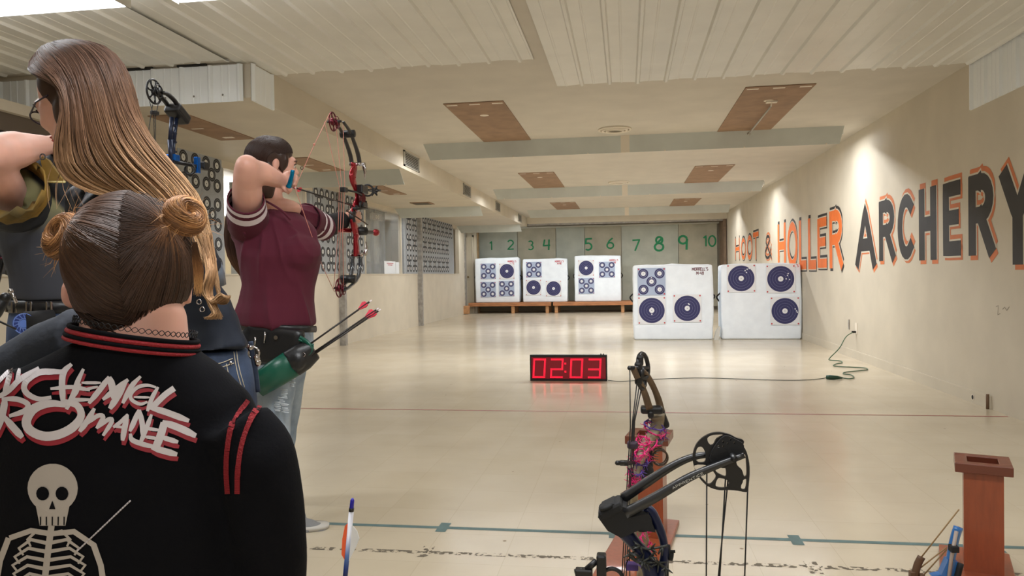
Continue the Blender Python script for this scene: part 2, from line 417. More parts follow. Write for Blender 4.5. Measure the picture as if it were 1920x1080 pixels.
# door at the far left
m = MB(); m.box((XL-.12, YB+.9, 0), (XL-.02, YB+1.3, 2.2)); 
struct(MB().box((XL-.6, YB+.35, 0), (XL+.24, YB+.42, ZS)).build('wall_recess', M['wall']))
d = struct(MB().box((XL-.02, YB+.27, 0), (XL+.13, YB+.31, 2.15)).build('door_1', mat('door_paint', (202, 192, 170), .5)))
MB().box((XL-.06, YB+.25, 0), (XL-.02, YB+.35, 2.2)).box((XL+.13, YB+.25, 0), (XL+.17, YB+.35, 2.2)).box((XL-.06, YB+.25, 2.15), (XL+.17, YB+.35, 2.2)).build('door_frame', M['wall'], d)
MB().tube([(XL+.015, YB+.27, 1.02), (XL+.015, YB+.22, 1.02)], .012).ell((XL+.015, YB+.2, 1.02), .028).build('door_handle', mat('brass', (150, 130, 90), .3, metal=.9), d)
# ribbed white ceiling sheets
def ribbed(name, x0, x1, y0, y1, z, t=.018, pitch=.2286, n_edge=0):
    """corrugated sheet seen from below, ribs along y"""
    prof = []; x = x0
    while x < x1-1e-6:
        xe = min(x+pitch, x1)
        for q, dz in ((0, 0), (.30, 0), (.32, .003), (.36, .003), (.38, 0), (.83, 0), (.88, t), (.96, t), (1., 0)):
            xx = x+pitch*q
            if xx <= xe+1e-6: prof.append((min(xx, xe), dz))
        x = xe
    m = MB(); n = len(prof)
    ny = 2
    vs = []
    for k in range(ny):
        y = y0 if k == 0 else y1
        vs += [(px, y+(0.012*sin(px*9)+.01*sin(px*23) if k else 0), z-dz) for px, dz in prof]
        vs += [(px, y+(0.012*sin(px*9)+.01*sin(px*23) if k else 0), z+.004) for px, dz in prof]
    fs = []
    for i in range(n-1):
        fs += [(i, i+1, 2*n+i+1, 2*n+i), (n+i, 3*n+i, 3*n+i+1, n+i+1), (i, n+i, n+i+1, i+1), (2*n+i, 2*n+i+1, 3*n+i+1, 3*n+i)]
    m.add(vs, fs)
    return m
for i, (x0, x1, y1, la) in enumerate(((-8.2, -5.53, 5.03, 'far left over the lobby'), (-5.53, -2.79, 5.03, 'left, above the leaning archer'), (-2.79, -.55, 5.46, 'middle left, shorter edge'), (-.55, 1.05, 6.27, 'middle right, longer edge'), (1.05, XR-.005, 6.27, 'right, against the lettered wall'))):
    tag(ribbed('ceiling_sheet', x0, x1, YN+.1, y1, ZC-.006).build('ceiling_sheet', M['white']), 'white ribbed metal ceiling sheet, '+la, 'ceiling sheet', 'ribbed ceiling sheets')
def ribbed_wall(a, b, z0, z1, nrm, pitch=.228, t=.018):
    """vertical corrugated sheet from a to b (xy), ribs upright, bulging along nrm"""
    a = Vector((*a, 0)); b = Vector((*b, 0)); L = (b-a).length; u = (b-a)/L; nrm = Vector(nrm); prof = []; s = 0
    while s < L-1e-6:
        for q, d in ((0, 0), (.08, t), (.14, t), (.2, 0), (.45, 0), (.47, .004), (.5, .004), (.52, 0), (.7, 0), (.72, .004), (.75, .004), (.77, 0), (1, 0)):
            if s+q*pitch <= L: prof.append((s+q*pitch, d))
        s += pitch
    prof.append((L, 0)); m = MB(); n = len(prof); vs = []
    for z in (z0, z1):
        for k in (0, 1):
            for s_, d in prof:
                p = a+u*s_+nrm*(d if k else -.003); vs.append((p.x, p.y, z))
    fs = []
    for i in range(n-1):
        fs += [(n+i, n+i+1, 3*n+i+1, 3*n+i), (i, 2*n+i, 2*n+i+1, i+1), (i, i+1, n+i+1, n+i), (2*n+i, 3*n+i, 3*n+i+1, 2*n+i+1)]
    m.add(vs, fs); return m
def screws(m, pts, nrm, r=.008):
    for p in pts: m.disc(p, nrm, 0, r, 8, 1)
m = ribbed_wall((-3.93, 5.10), (-2.74, 5.10), 2.352, 2.622, (0, -1, 0)); screws(m, [(-3.8+.228*k, 5.079, 2.40) for k in range(5)], (0, -1, 0))
tag(m.build('soffit_cladding', [M['cladding'], M['grill']]), 'white ribbed metal sheet on the soffit front behind the long-haired archer', 'metal sheet')
m = ribbed_wall((-5.9, 5.10), (-3.95, 5.10), 2.352, 2.60, (0, -1, 0))
tag(m.build('soffit_cladding', [M['cladding'], M['grill']]), 'white ribbed metal sheet on the soffit front at the left edge', 'metal sheet')
m = ribbed_wall((XS-.055, 5.10), (XS-.055, 5.44), 2.352, 2.625, (1, 0, 0), pitch=.3); m2 = MB()
m = MB().add([(x+.06, y, z) for x, y, z in m.v], m.f)
tag(m.build('soffit_cladding', [M['cladding'], M['grill']]), 'short white metal sheet wrapping the soffit side corner', 'metal sheet')
m = MB()
for (x0, x1, z, la) in ((-3.93, -3.85, 2.63, 'leftmost small piece'), (-3.7, -3.45, 2.632, 'middle piece'), (-3.25, -3.02, 2.635, 'right piece above the blue bow')):
    tag(MB().box((x0, 5.085, z-.012), (x1, 5.1, ZC-.001)).build('torn_foam', M['dark']), 'black torn foam above the soffit metal sheet, '+la, 'foam')
tag(ribbed_wall((XR-.002, 6.28), (XR-.002, YN+.2), 2.27, 2.625, (-1, 0, 0)).build('wall_cladding', M['cladding']), 'white ribbed metal sheet high on the right wall', 'metal sheet')
# brown boards on the ceilings
pos = {'l': (-1.64, -1.08), 'r': (1.04, 1.62)}
for x0, x1, y0, y1, la in ((-1.64, -1.08, 6.71, 8.95, 'front left, before the first baffle'), (1.04, 1.62, 6.68, 8.95, 'front right, with the hanging rod'),
        (-1.64, -1.08, 11.5, 13.6, 'middle row left'), (1.04, 1.62, 11.44, 13.6, 'middle row right'), (-1.64, -1.08, 16.4, 18.15, 'far row left'), (1.04, 1.62, 16.4, 18.15, 'far row right')):
    m = MB().box((x0, y0, ZC-.008), (x1, y1, ZC-.0005))
    for q in (.12, .5, .88):
        m.box((x0+(x1-x0)*q-.05, y0+.05, ZC-.0085), (x0+(x1-x0)*q+.05, y0+.085, ZC-.008), 1)
    m.disc(((x0+x1)/2, y0+.55, ZC-.0086), (0, 0, -1), 0, .045, 16, 1, up=(0, 1, 0))
    tag(m.build('ceiling_board', [M['brown'], M['mark']]), 'brown board patch on the range ceiling, '+la, 'board', 'brown ceiling boards')
for x0, x1, y0, y1, la in ((-3.78, -3.44, 5.5, 6.6, 'above the target paper left of the maroon archer'), (-3.74, -3.42, 7.75, 8.8, 'behind the drawn bow string'), (-3.74, -3.46, 10.4, 11.6, 'right of the bow sight')):
    m = MB().box((x0, y0, ZS-.008), (x1, y1, ZS-.0005)).box((x0+.1, y1-.16, ZS-.009), (x0+.2, y1-.1, ZS-.008), 1).box((x0+.05, (y0+y1)/2-.03, ZS-.009), (x0+.16, (y0+y1)/2, ZS-.008), 1)
    tag(m.build('soffit_board', [M['brown'], M['mark']]), 'brown board patch under the left soffit, '+la, 'board', 'brown soffit boards')
m = MB().box((-3.8, 12.9, ZS-.012), (-3.44, 13.3, ZS-.0005))
for k in range(5): m.box((-3.76, 12.95+k*.065, ZS-.02), (-3.48, 12.97+k*.065, ZS-.012), 1)
tag(m.build('soffit_register', [M['brown'], M['grill']]), 'small brown grille in the left soffit underside', 'vent')
# hanging rod on the front right board
root = empty('ceiling_rod', (1.36, 7.3, ZC), 'thin metal rod hung flat under the front right ceiling board', 'rod')
m = MB().bbox((1.36, 7.25, ZC-.016), .05, .03, .008); m.tube([(1.36, 7.25, ZC-.02), (1.36, 7.28, ZC-.05)], .006); m.build('bracket', M['mark'], root)
m = MB().tube([(1.36, 7.28, ZC-.05), (1.37, 8.62, ZC-.06)], .009); m.ell((1.37, 8.62, ZC-.06), .02); m.build('rod', M['vent'], root)
# round ceiling diffusers
for y, la in ((8.3, 'near, before the first baffle'), (13.1, 'far, before the second baffle')):
    root = empty('ceiling_diffuser', (-.1, y, ZC), 'round pale ceiling air diffuser, '+la, 'diffuser', 'round ceiling diffusers')
    m = MB()
    for r, dz in ((.17, .006), (.13, .014), (.09, .02)): m.ring((-.1, y, ZC-dz), (0, 0, 1), r, .014, up=(0, 1, 0))
    m.build('rings', M['mark'], root)
    MB().disc((-.1, y, ZC-.012), (0, 0, -1), 0, .08, 24, up=(0, 1, 0)).build('core', M['grill'], root)
# sheet metal baffles with the light fixtures behind them
def fixture(x0, x1, y, z, la):
    root = empty('tube_light', ((x0+x1)/2, y, z), la, 'light', 'tube lights behind the baffles')
    MB().bbox(((x0+x1)/2, y, z-.03), (x1-x0)/2, .06, .028).build('housing', M['white'], root)
    k = max(1, round((x1-x0)/1.24)); w = (x1-x0)/k
    for i in range(k):
        MB().tube([(x0+w*i+.03, y, z-.072), (x0+w*(i+1)-.03, y, z-.072)], .013, 10).build('lamp_tube', M['tube'], root)
M['tube'] = mat('lit_tube', (255, 250, 238), .4, emit=(248, 251, 255), estr=3)
M['tray'] = mat('lit_diffuser', (255, 252, 245), .4, emit=(248, 251, 255), estr=5)
for i, (y, h_, xa, xb, nm) in enumerate(((8.70, .19, -2.38, 2.4, 'nearest'), (13.55, .185, -2.40, 2.40, 'second'), (18.15, .19, -2.37, 2.45, 'farthest'))):
    m = MB(); mid = (xa+xb)/2
    for (a, b, ta, tb) in ((xa, mid, .07, 0), (mid, xb, 0, .04)):
        m.prism([(a, y, ZC-.002), (b, y, ZC-.002), (b-tb, y+.05, ZC-h_), (a+ta, y+.05, ZC-h_)], (0, .003, 0))
    m.prism([(mid-.05, y-.004, ZC-.002), (mid+.05, y-.004, ZC-.002), (mid+.05, y+.046, ZC-h_), (mid-.05, y+.046, ZC-h_)], (0, .004, 0), 1)
    for k in range(6): m.ell((xa+.2+k*.88, y+.046, ZC-h_+.006), .009, n=6, mi=1)
    tag(m.build('ceiling_baffle', [M['galv'], M['mark']]), 'grey sheet metal baffle hanging across the range ceiling, '+nm, 'baffle', 'range ceiling baffles')
    fixture(-2.3, 2.45, y+.27, ZC, 'ceiling tube light behind the %s range baffle' % nm)
for i, (y, nm) in enumerate(((8.85, 'nearest'), (13.95, 'second'), (19.3, 'farthest'))):
    m = MB()
    m.prism([(XL+.01, y, ZS-.002), (XS-.05, y, ZS-.002), (XS-.0, y+.05, ZS-.19), (XL+.12, y+.05, ZS-.19)], (0, .003, 0))
    for k in range(3): m.ell((XL+.3+k*.6, y+.046, ZS-.18), .008, n=6, mi=1)
    tag(m.build('soffit_baffle', [M['galv'], M['mark']]), 'grey sheet metal baffle under the left soffit, '+nm, 'baffle', 'soffit baffles')
    if i < 3: fixture(XL+.2, XS-.15, y+.25, ZS, 'tube light behind the %s soffit baffle' % nm)
# wall registers on the soffit face
for y0, y1, nm in ((9.0*.985, 9.55, 'nearest'), (12.25, 12.85, 'second'), (15.4, 15.95, 'third'), (18.7, 19.3, 'farthest')):
    root = empty('air_register', (XS, (y0+y1)/2, 2.45), 'square air register on the soffit face, '+nm, 'vent', 'soffit face registers')
    z0, z1 = 2.42, 2.61
    m = MB()
    m.box((XS, y0, z0), (XS+.012, y1, z0+.018)).box((XS, y0, z1-.018), (XS+.012, y1, z1)).box((XS, y0, z0), (XS+.012, y0+.05, z1)).box((XS, y1-.05, z0), (XS+.012, y1, z1)).build('frame', M['vent'], root)
    MB().box((XS, y0+.05, z0+.018), (XS+.002, y1-.05, z1-.018)).build('backing', M['dark'], root)
    for k in range(7):
        z = z0+.03+k*.021
        MB().box((XS+.002, y0+.05, z), (XS+.009, y1-.05, z+.007)).build('slat', M['vent'], root)
# bright ceiling lights over the shop
for xa, xb, ya, yb, la in ((-3.80, -2.62, 3.28, 3.68, 'bright ceiling light over the long-haired archer, at the top left corner'), (-2.33, -1.15, 3.28, 3.68, 'bright ceiling light, second from the top left corner'),
                            (-1.2, .0, 1.0, 1.5, 'ceiling light above the seated girl'), (.8, 2.0, 2.6, 3.1, 'ceiling light above the quiver stands'), (-.3, .9, -1.9, -1.4, 'ceiling light behind the camera')):
    root = empty('ceiling_light', ((xa+xb)/2, (ya+yb)/2, ZC), la, 'light', 'shop ceiling lights')
    z = ZC-.045
    MB().box((xa, ya, z), (xb, yb, ZC-.01)).box((xb, ya, z-.075), (xb+.01, yb, ZC-.02)).box((xa-.01, ya, z-.075), (xa, yb, ZC-.02)).build('housing', M['white'], root)
    MB().bbox(((xa+xb)/2, (ya+yb)/2, z-.038), (xb-xa)/2-.001, (yb-ya)/2, .037, bev=.3).build('diffuser', M['tray'], root)
# ================================================================ far bay
xs = [-4.28, -2.74, -1.32, -.14+.0, 1.2, 2.64]
xs = [hit(p, 440, 1, 21.4).x for p in (892, 970, 1042, 1096, 1165, 1272, 1345)]
shades = [M['panel'], M['panelb'], M['panel'], M['panelb'], M['panel'], M['panelb']]
for i in range(6):
    m = MB().bbox(((xs[i]+xs[i+1])/2, 21.42, 1.25), (xs[i+1]-xs[i])/2-.006, .012, 1.15, bev=.02)
    ord_ = ('first', 'second', 'third', 'fourth', 'fifth', 'sixth')[i]
    b = tag(m.build('backstop_panel', shades[i]), ('grey', 'tan')[i % 2]+' backstop board behind the targets, %s from the left' % ord_, 'board', 'backstop boards')
    if i == 0: panels = []
    panels.append(b)
def lane(s, px, py, hpx, pan, sx=1.):
    c = at(px, py, 21.40); h_ = hpx/FPX*21.4
    m = MB(); m.nudge = Vector((0, -.0004, 0)); wd = .3*h_*len(s)
    text(m, s, lambda u, v: (c.x+u-wd, 21.405, c.z+v-h_/2), h=h_, w=.15, sx=sx*1.15, capsq=0)
    m.build('painted_number', M['green'], panels[pan])
for s, px, py, hp, pan in (('1', 922, 461, 16, 0), ('2', 957, 459, 17, 0), ('3', 995, 460, 16, 1), ('4', 1025, 459, 20, 1), ('5', 1103, 458, 21, 3), ('6', 1144, 456, 19, 3), ('7', 1192, 460, 20, 4), ('8', 1235, 457, 25, 4), ('9', 1281, 455, 26, 5), ('10', 1330, 452, 19, 5)):
    lane(s, px, py, hp, pan)
struct(MB().box((XL+.15, 21.38, 2.4), (XR, 21.45, 2.44)).build('trim_far_rail', mat('pale_rail', (205, 205, 195), .6)))
struct(MB().box((XR-.09, YB+.0, 0), (XR-.02, YB+.9, 2.45)).build('trim_right_jamb', mat('jamb_wood', (120, 98, 78), .7, var=.1)))
struct(MB().box((XL+.2, YB+.45, 0), (XL+.27, YB+.6, 2.38)).build('trim_left_jamb', mat('jamb_wood2', (168, 140, 104), .7, var=.1)))
# low timber platforms
def platform(x0, x1, la, legs):
    root = empty('timber_platform', ((x0+x1)/2, 20.9, 0), la, 'platform', 'timber platforms')
    MB().bbox(((x0+x1)/2, 20.85, .275), (x1-x0)/2, .55, .022, bev=.1).build('deck', M['woodplat'], root)
    MB().bbox(((x0+x1)/2, 20.31, .245), (x1-x0)/2, .02, .045, bev=.1).build('front_rail', M['woodplat'], root)
    for x in legs:
        for y in (20.38, 21.1): MB().bbox((x, y, .1), .045, .045, .1, bev=.1).build('leg', M['woodpale'], root)
platform(-4.34, -2.04, 'low timber platform under the two left far targets', (-3.1, -2.15))
platform(-1.98, .9, 'low timber platform under the third far target', (-1.9, -.1, .85))
tag(MB().bbox((-4.40, 20.1, .12), .12, .1, .11, bev=.05).build('timber_block', M['woodpale']), 'wooden block on the floor at the left end of the platform', 'block')
# ================================================================ right wall painting
painted = bpy.data.objects.get('wall_right')
def wallmap(y0, z0, off):
    return lambda u, v: (XR-off, y0-u, z0+v)
def wall_text(s, yleft, yright, z0, h_, main, shadow, wd, shx=.03, shz=.055):
    # letter widths scaled so the word spans from yleft to yright
    tot = 0
    for ch in s: tot += max(p[0] for st in GL[ch] for p in st)+.45
    tot -= .45
    sx = (yleft-yright)/(tot*h_)
    for off, mi, w, dx, dz in ((.0012, 2, wd*1.0, shx*.8, shz*.8), (.0012, 2, wd, shx*.8, -shz*.5), (.002, 1, wd*1.22, 0, 0), (.003, 0, wd, 0, 0)):
        m = MB(); m.nudge = Vector((-.00005, 0, 0)); text(m, s, wallmap(yleft-dx, z0+dz, off), h=h_, w=w, gap=.45, sx=sx, mi=0)
        nm = {0: main, 1: M['wall'], 2: shadow}[mi]
        q = m.build('painted_lettering', nm, painted)
        if mi == 0: q['label'] = 'painted word in large hand lettering'
def wall_letters(items, main, shadow, wd, la):
    for off, mi, w, dx, dz in ((.0012, 2, wd, .026, .05), (.0012, 2, wd, .03, -.035), (.002, 1, wd*1.24, 0, 0), (.003, 0, wd, 0, 0)):
        m = MB(); m.nudge = Vector((-.00004, 0, 0))
        for ch, xa, xb, yt, yb in items:
            xm = (xa+xb)/2; yl = hit(xa, yb, 0, XR).y; yr = hit(xb, yb, 0, XR).y; z0 = hit(xm, yb, 0, XR).z; z1 = hit(xm, yt, 0, XR).z
            h_ = z1-z0; t = wd*h_; mx = max(p[0] for st in GL[ch] for p in st); sx = max(.05, (yl-yr-t))/(mx*(h_-t)) if mx > .15 else 1
            yl -= t/2
            text(m, ch, wallmap(yl-dx, z0+t*.5+dz, off), h=h_-t, w=w*h_/(h_-t), sx=sx, capsq=t*.45)
        q = m.build('painted_lettering', {0: main, 1: M['wall'], 2: shadow}[mi], painted)
        if mi == 0: q['label'] = la
wall_letters((('H', 1379, 1387, 446, 487), ('O', 1390, 1398.5, 446, 487), ('O', 1401, 1411, 441, 487), ('T', 1412.5, 1423, 435, 487)), M['orange'], M['charcoal'], .17, 'first orange painted word')
wall_letters((('&', 1434, 1447, 440, 486),), M['charcoal'], M['orange2'], .12, 'dark painted ampersand')
wall_letters((('H', 1459, 1474, 418, 503), ('O', 1477, 1496, 416, 503), ('L', 1499, 1512.5, 411, 505), ('L', 1516, 1531, 407, 505), ('E', 1533.5, 1551, 408, 502), ('R', 1556, 1581, 393, 504)), M['orange'], M['charcoal'], .18, 'second orange painted word')
wall_letters((('A', 1605, 1643, 384, 503), ('R', 1649, 1679, 374, 490), ('C', 1684, 1713, 364, 487), ('H', 1724, 1757, 350, 489), ('E', 1769, 1803, 340, 480), ('R', 1817, 1866, 324, 480), ('Y', 1877, 1945, 307, 498)), M['charcoal'], M['orange2'], .2, 'large dark painted word')
m = MB(); m.nudge = Vector((-.0001, 0, 0))
for pts in (((1868, 575), (1872, 573), (1871, 590), (1876, 588)), ((1880, 580), (1884, 576), (1888, 582), (1893, 575))):
    q_ = [hit(x, y, 0, XR) for x, y in pts]; ribbon(m, [(q.y, q.z) for q in q_], .006, lambda u, v: (XR-.001, u, v), sub=.05)
m.build('scuff_marks', mat('pencil_grey', (140, 130, 112), .7), painted)
# ================================================================ floor tape
def tape(y, w, la, m_, marks=(), x0=XL+.1, x1=XR-.02, skew=0.):
    m = MB().quad((x0, y-w/2+skew*x0, .0008), (x1, y-w/2+skew*x1, .0008), (x1, y+w/2+skew*x1, .0008), (x0, y+w/2+skew*x0, .0008))
    for x in marks: m.quad((x-.022, y-.055, .0012), (x+.022, y-.055, .0012), (x+.022, y+.055, .0012), (x-.022, y+.055, .0012))
    return tag(m.build('floor_line', m_), la, 'floor line')
tape(5.69, .022, 'thin red tape line across the range floor', M['redtape'])
tape(3.02, .03, 'teal tape shooting line with square lane marks', M['teal'], (-2.2, -1.5, -.77, -.06, .64, 1.35), skew=0.004)
worn = mat('worn_black_tape', (105, 96, 82), .6)
nt = worn.node_tree; n = nt.nodes.new('ShaderNodeTexNoise'); n.inputs['Scale'].default_value = 45; n.inputs['Detail'].default_value = 8
g = nt.nodes.new('ShaderNodeNewGeometry'); nt.links.new(g.outputs['Position'], n.inputs['Vector'])
r = nt.nodes.new('ShaderNodeValToRGB'); r.color_ramp.elements[0].position = .5; r.color_ramp.elements[1].position = .56
nt.links.new(n.outputs['Fac'], r.inputs[0]); nt.links.new(r.outputs[0], nt.nodes['Principled BSDF'].inputs['Alpha'])
tape(2.745, .03, 'worn black scuffed tape line in front of the shooting line', worn, (-.77, -.06, .64), skew=0.01)
m = MB().quad((-1.55, 3.6, .0006), (-.9, 3.62, .0006), (-.86, 3.72, .0006), (-1.5, 3.72, .0006))
# ================================================================ bag targets
FN = (0, -1, 0)
def face_rings(m, c, R, mats=(0, 1, 2, 3), spot=False):
    """concentric printed rings: 0 paper, 1 navy, 2 line, 3 white"""
    x, y, z = c
    if spot:
        m.disc((x, y, z), FN, 0, R*.46, 24, 3); m.disc((x, y, z), FN, R*.46, R*.66, 24, 1)
        m.disc((x, y, z), FN, R*.66, R*.72, 24, 2); m.disc((x, y, z), FN, R*.72, R, 24, 1)
        m.disc((x, y-.0006, z), FN, 0, R*.07, 8, 1)
    else:
        m.disc((x, y, z), FN, 0, R*.2, 32, 3)
        r0 = .2
        for r in (.4, .6, .8, 1.0):
            m.disc((x, y, z), FN, R*r0, R*(r-.009), 40, 1)
            if r < 1: m.disc((x, y, z), FN, R*(r-.009), R*r, 40, 2)
            r0 = r
        m.disc((x, y-.0006, z), FN, 0, R*.03, 8, 1)
TM = None
def paper_target(kind, cx, cz, y, la, grp, holes=(), rot=0.):
    """kind 'single' or 'five'; one sheet pinned on a bag"""
    R = .2; hs = .215; y -= .007
    root = empty('paper_target', (cx, y, cz), la, 'paper target', grp)
    m = MB(); m.box((cx-hs, y-.0015, cz-hs), (cx+hs, y, cz+hs))
    m.build('sheet', M['paper'] if kind == 'single' else M['paperblue'], root)
    m = MB()
    if kind == 'single': face_rings(m, (cx, y-.003, cz), R)
    else:
        for dx, dz in ((-.125, .125), (.125, .125), (0, 0), (-.125, -.125), (.125, -.125)): face_rings(m, (cx+dx, y-.003, cz+dz), .078, spot=True)
    for hx, hz in holes: m.disc((cx+hx, y-.0042, cz+hz), FN, 0, .011, 6, 3)
    m.build('printed_rings', [M['paper'], M['navy'], M['ringline'], M['paper']], root)
    m = MB()
    for sx in (-1, 1):
        for sz in (-1, 1): MB().disc((cx+sx*(hs-.02), y-.0035, cz+sz*(hs-.02)), FN, 0, .012, 10).build('pin_mark', M['red'], root)
    return root
def bag(name_la, cx, y0, w, h, d, z0, grp, seed=0, sides=(-1, 1)):
    root = empty('bag_target', (cx, y0+d/2, z0), name_la, 'archery target', grp)
    bm = bmesh.new(); bmesh.ops.create_cube(bm, size=1)
    for v in bm.verts: v.co = Vector((v.co.x*w, v.co.y*d, v.co.z*h))
    bmesh.ops.bevel(bm, geom=list(bm.edges), offset=.03, segments=3, profile=.5, affect='EDGES')
    bmesh.ops.triangulate(bm, faces=bm.faces)
    bmesh.ops.subdivide_edges(bm, edges=[e for e in bm.edges if e.calc_length() > .12], cuts=5, use_grid_fill=True)
    for v in bm.verts:
        p = v.co; q = Vector((p.x*3+seed*7, p.y*3, p.z*3))
        k = noise.noise(q)*.02+noise.noise(q*2.7)*.008
        edge = min(1, (abs(p.x)/(w/2))**6+(abs(p.z)/(h/2))**6)
        if p.y < -d/2+.002 and edge < .9: v.co.y += k*.15; continue
        bul = (1-(p.z/(h/2))**2)*.008 if abs(p.x) > w/2-.05 else 0
        v.co.x += math.copysign(bul, p.x)+k*.6*(abs(p.x)/(w/2))**4
        if p.z > h/2-.05: v.co.z += k*1.2+.012*(1-(2*p.x/w)**2)
        v.co.y += k*.2
    for v in bm.verts: v.co += Vector((cx, y0+d/2, z0+h/2))
    me = bpy.data.meshes.new('cover'); bm.to_mesh(me); bm.free(); me.materials.append(M['cloth'])
    for p in me.polygons: p.use_smooth = True
    o = bpy.data.objects.new('cover', me); COL.objects.link(o); o.parent = root; o.location = -worldof(root)
    for sx in sides:    # carry handles on the sides
        pts = smoothpath([(cx+sx*(w/2+.0), y0+d*.35, z0+h*.62), (cx+sx*(w/2+.045), y0+d*.4, z0+h*.58), (cx+sx*(w/2+.045), y0+d*.55, z0+h*.55), (cx+sx*(w/2+.0), y0+d*.6, z0+h*.5)], 4)
        MB().tube(pts, .012, 6).build('carry_handle', M['blackmat'], root)
    return root
y1 = 11.89; g1 = 'large front bag targets'; yF = y1-.002
b1 = bag('white bag target with one five-spot and two single faces, left of the front pair', .717, y1, 1.215, 1.17, .40, 0, g1, seed=1)
b2 = bag('white bag target against the right wall, three blue faces, right of the front pair', 2.052, y1+.03, 1.185, 1.16, .40, 0, g1, seed=2, sides=(-1,))
def xz(px, py, y=y1): p = at(px, py, y); return p.x, p.z
for k, px, py, la, hl in (('five', 1221.5, 528, 'five-spot paper on the left front bag target, upper left', ((-.1, .14), (0, .06))),
        ('single', 1222, 582, 'blue single face on the left front bag target, lower left', ((0, .04), (0, -.06))),
        ('single', 1288.5, 578, 'blue single face on the left front bag target, lower right', ((.02, .07), (.03, .06)))):
    x, z = xz(px, py); paper_target(k, x, z, yF, la, 'papers on the left front target', hl)
for px, py, la, hl in ((1389.5, 522, 'blue single face on the right front bag target, upper left', ((.09, .14), (.06, .12), (.12, .15), (.08, .09))),
        (1463.5, 523, 'blue single face on the right front bag target, upper right', ((.1, .05), (.11, .08), (.13, -.01), (.08, .0))),
        (1471.5, 583, 'blue single face on the right front bag target, lower right', ((.15, .03), (.17, .0), (.18, -.02)))):
    x, z = xz(px, py, y1+.03); paper_target('single', x, z, yF+.03, la, 'papers on the right front target', hl)
def bagtext(lines, px, py, hpx, y, root, mt, sx=.8):
    h_ = hpx/FPX*y; m = MB(); m.nudge = Vector((0, -.0001, 0))
    for i, s in enumerate(lines):
        c = at(px, py+i*hpx*1.35, y)
        tot = sum(max(p[0] for st in GL[ch] for p in st)*h_*sx+.22*h_*sx for ch in s if ch in GL)
        text(m, s, lambda u, v: (c.x+u-tot/2, y-.004, c.z+v-h_/2), h=h_, w=.17, sx=sx, capsq=0)
    m.build('printed_lettering', mt, root)
for d_ in ('4',): pass
bagtext(["MORRELL'S", "M-48"], 1313, 504.5, 5.6, y1, b1, mat('dark_red_ink', (105, 45, 55), .7))
bagtext(["L'S"], 1494, 498, 5, y1+.03, b2, M['red'])
m = MB().bbox((1.405, y1-.02, .055), .02, .005, .1, Matrix.Rotation(.3, 3, 'Y'))
m = MB().prism([(1.335, y1-.01, 0), (1.40, y1-.01, 0), (1.43, y1-.01, .20), (1.415, y1-.01, .21), (1.36, y1-.01, .13)], (0, .09, 0))
tag(m.build('cardboard_scrap', mat('scrap_board', (200, 198, 190), .8)), 'bent pale cardboard scrap on the floor between the two front bag targets', 'cardboard')
g2 = 'bag targets on the far platforms'; y2 = 20.4
for x0, x1, la, s_, faces, txt in (
    (890, 975, 'white far bag target, leftmost, three five-spot papers and one blue face', 3,
        (('five', 915.5, 508.5, 'upper left'), ('single', 950.5, 508.5, 'upper right'), ('five', 915.5, 543, 'lower left'), ('five', 950, 541, 'lower right')), (960, 490)),
    (979, 1065, 'white far bag target on the platform, second from the left, blank upper right', 4,
        (('five', 1001, 505.5, 'upper left'), ('single', 1000.5, 539, 'lower left'), ('single', 1038, 541, 'lower right')), (1049, 490)),
    (1076, 1166, 'white far bag target on the platform, third from the left, blank lower right', 5,
        (('single', 1099, 502.5, 'upper left'), ('five', 1138, 505.5, 'upper right'), ('five', 1099.5, 536, 'lower left')), (1151, 488))):
    a = at(x0, 540, y2); b = at(x1, 540, y2)
    zt = at((x0+x1)/2, {3: 484, 4: 486, 5: 480}[s_], y2).z
    r_ = bag(la, (a.x+b.x)/2, y2, b.x-a.x-.05, zt-.3, .4, .3, g2, seed=s_)
    short = {3: 'leftmost', 4: 'second', 5: 'third'}[s_]
    for k, px, py, wh in faces:
        p = at(px, py, y2)
        paper_target(k, p.x, p.z, y2-.002, '%s paper on %s far bag target, %s' % ('blue single face' if k == 'single' else 'five-spot', short, wh), 'papers on the %s far target' % short)
    bagtext(["MORRELL'S", "M-48"], txt[0], txt[1], 3.2, y2, r_, M['red'])
# ================================================================ five-spot papers taped along the left windows
def spot_sheet():
    m = MB(); w = .205; h = .213; x = .0
    m.box((0, -w, -h), (.001, w, h))
    def d(c, r0, r1, mi): m.disc(c, (1, 0, 0), r0, r1, 20, mi)
    for dy, dz in ((-.105, .11), (.105, .11), (0, 0), (-.105, -.11), (.105, -.11)):
        c = (.0025, dy, dz); d(c, .0, .036, 2); d(c, .036, .075, 1); d((.003, dy, dz), 0, .007, 1)
        d((.0029, dy, dz), .055, .058, 3)
    return m
sp = spot_sheet(); proto = None
rows = ('bottom row', 'middle row', 'top row'); nth = ('first', 'second', 'third', 'fourth', 'fifth', 'sixth', 'seventh', 'eighth', 'ninth', 'tenth', 'eleventh')
for y0, n, wl, gl, back in ((6.88, 2, 'window behind the long-haired archer bow', 'papers on the near window', True), (10.14, 5, 'window behind the maroon archer bow', 'papers on the middle window', True), (14.68, 10, 'window nearest the far door', 'papers on the far window', True)):
    for c in range(n):
        for r in range(3):
            cy = y0+.205+c*.412; cz = 1.335+r*.428
            if n == 10 and c == 9 and r < 2: continue
            la = 'five-spot paper, %s, %s from left, %s' % (rows[r], nth[c], wl)
            if proto is None:
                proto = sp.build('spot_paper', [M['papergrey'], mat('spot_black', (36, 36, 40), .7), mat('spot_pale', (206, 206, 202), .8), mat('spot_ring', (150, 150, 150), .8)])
                o = proto
            else:
                o = proto.copy(); COL.objects.link(o)
            o.location = (XL+.004+(.0005*((c+r) % 2)), cy, cz); tag(o, la, 'paper target', gl)
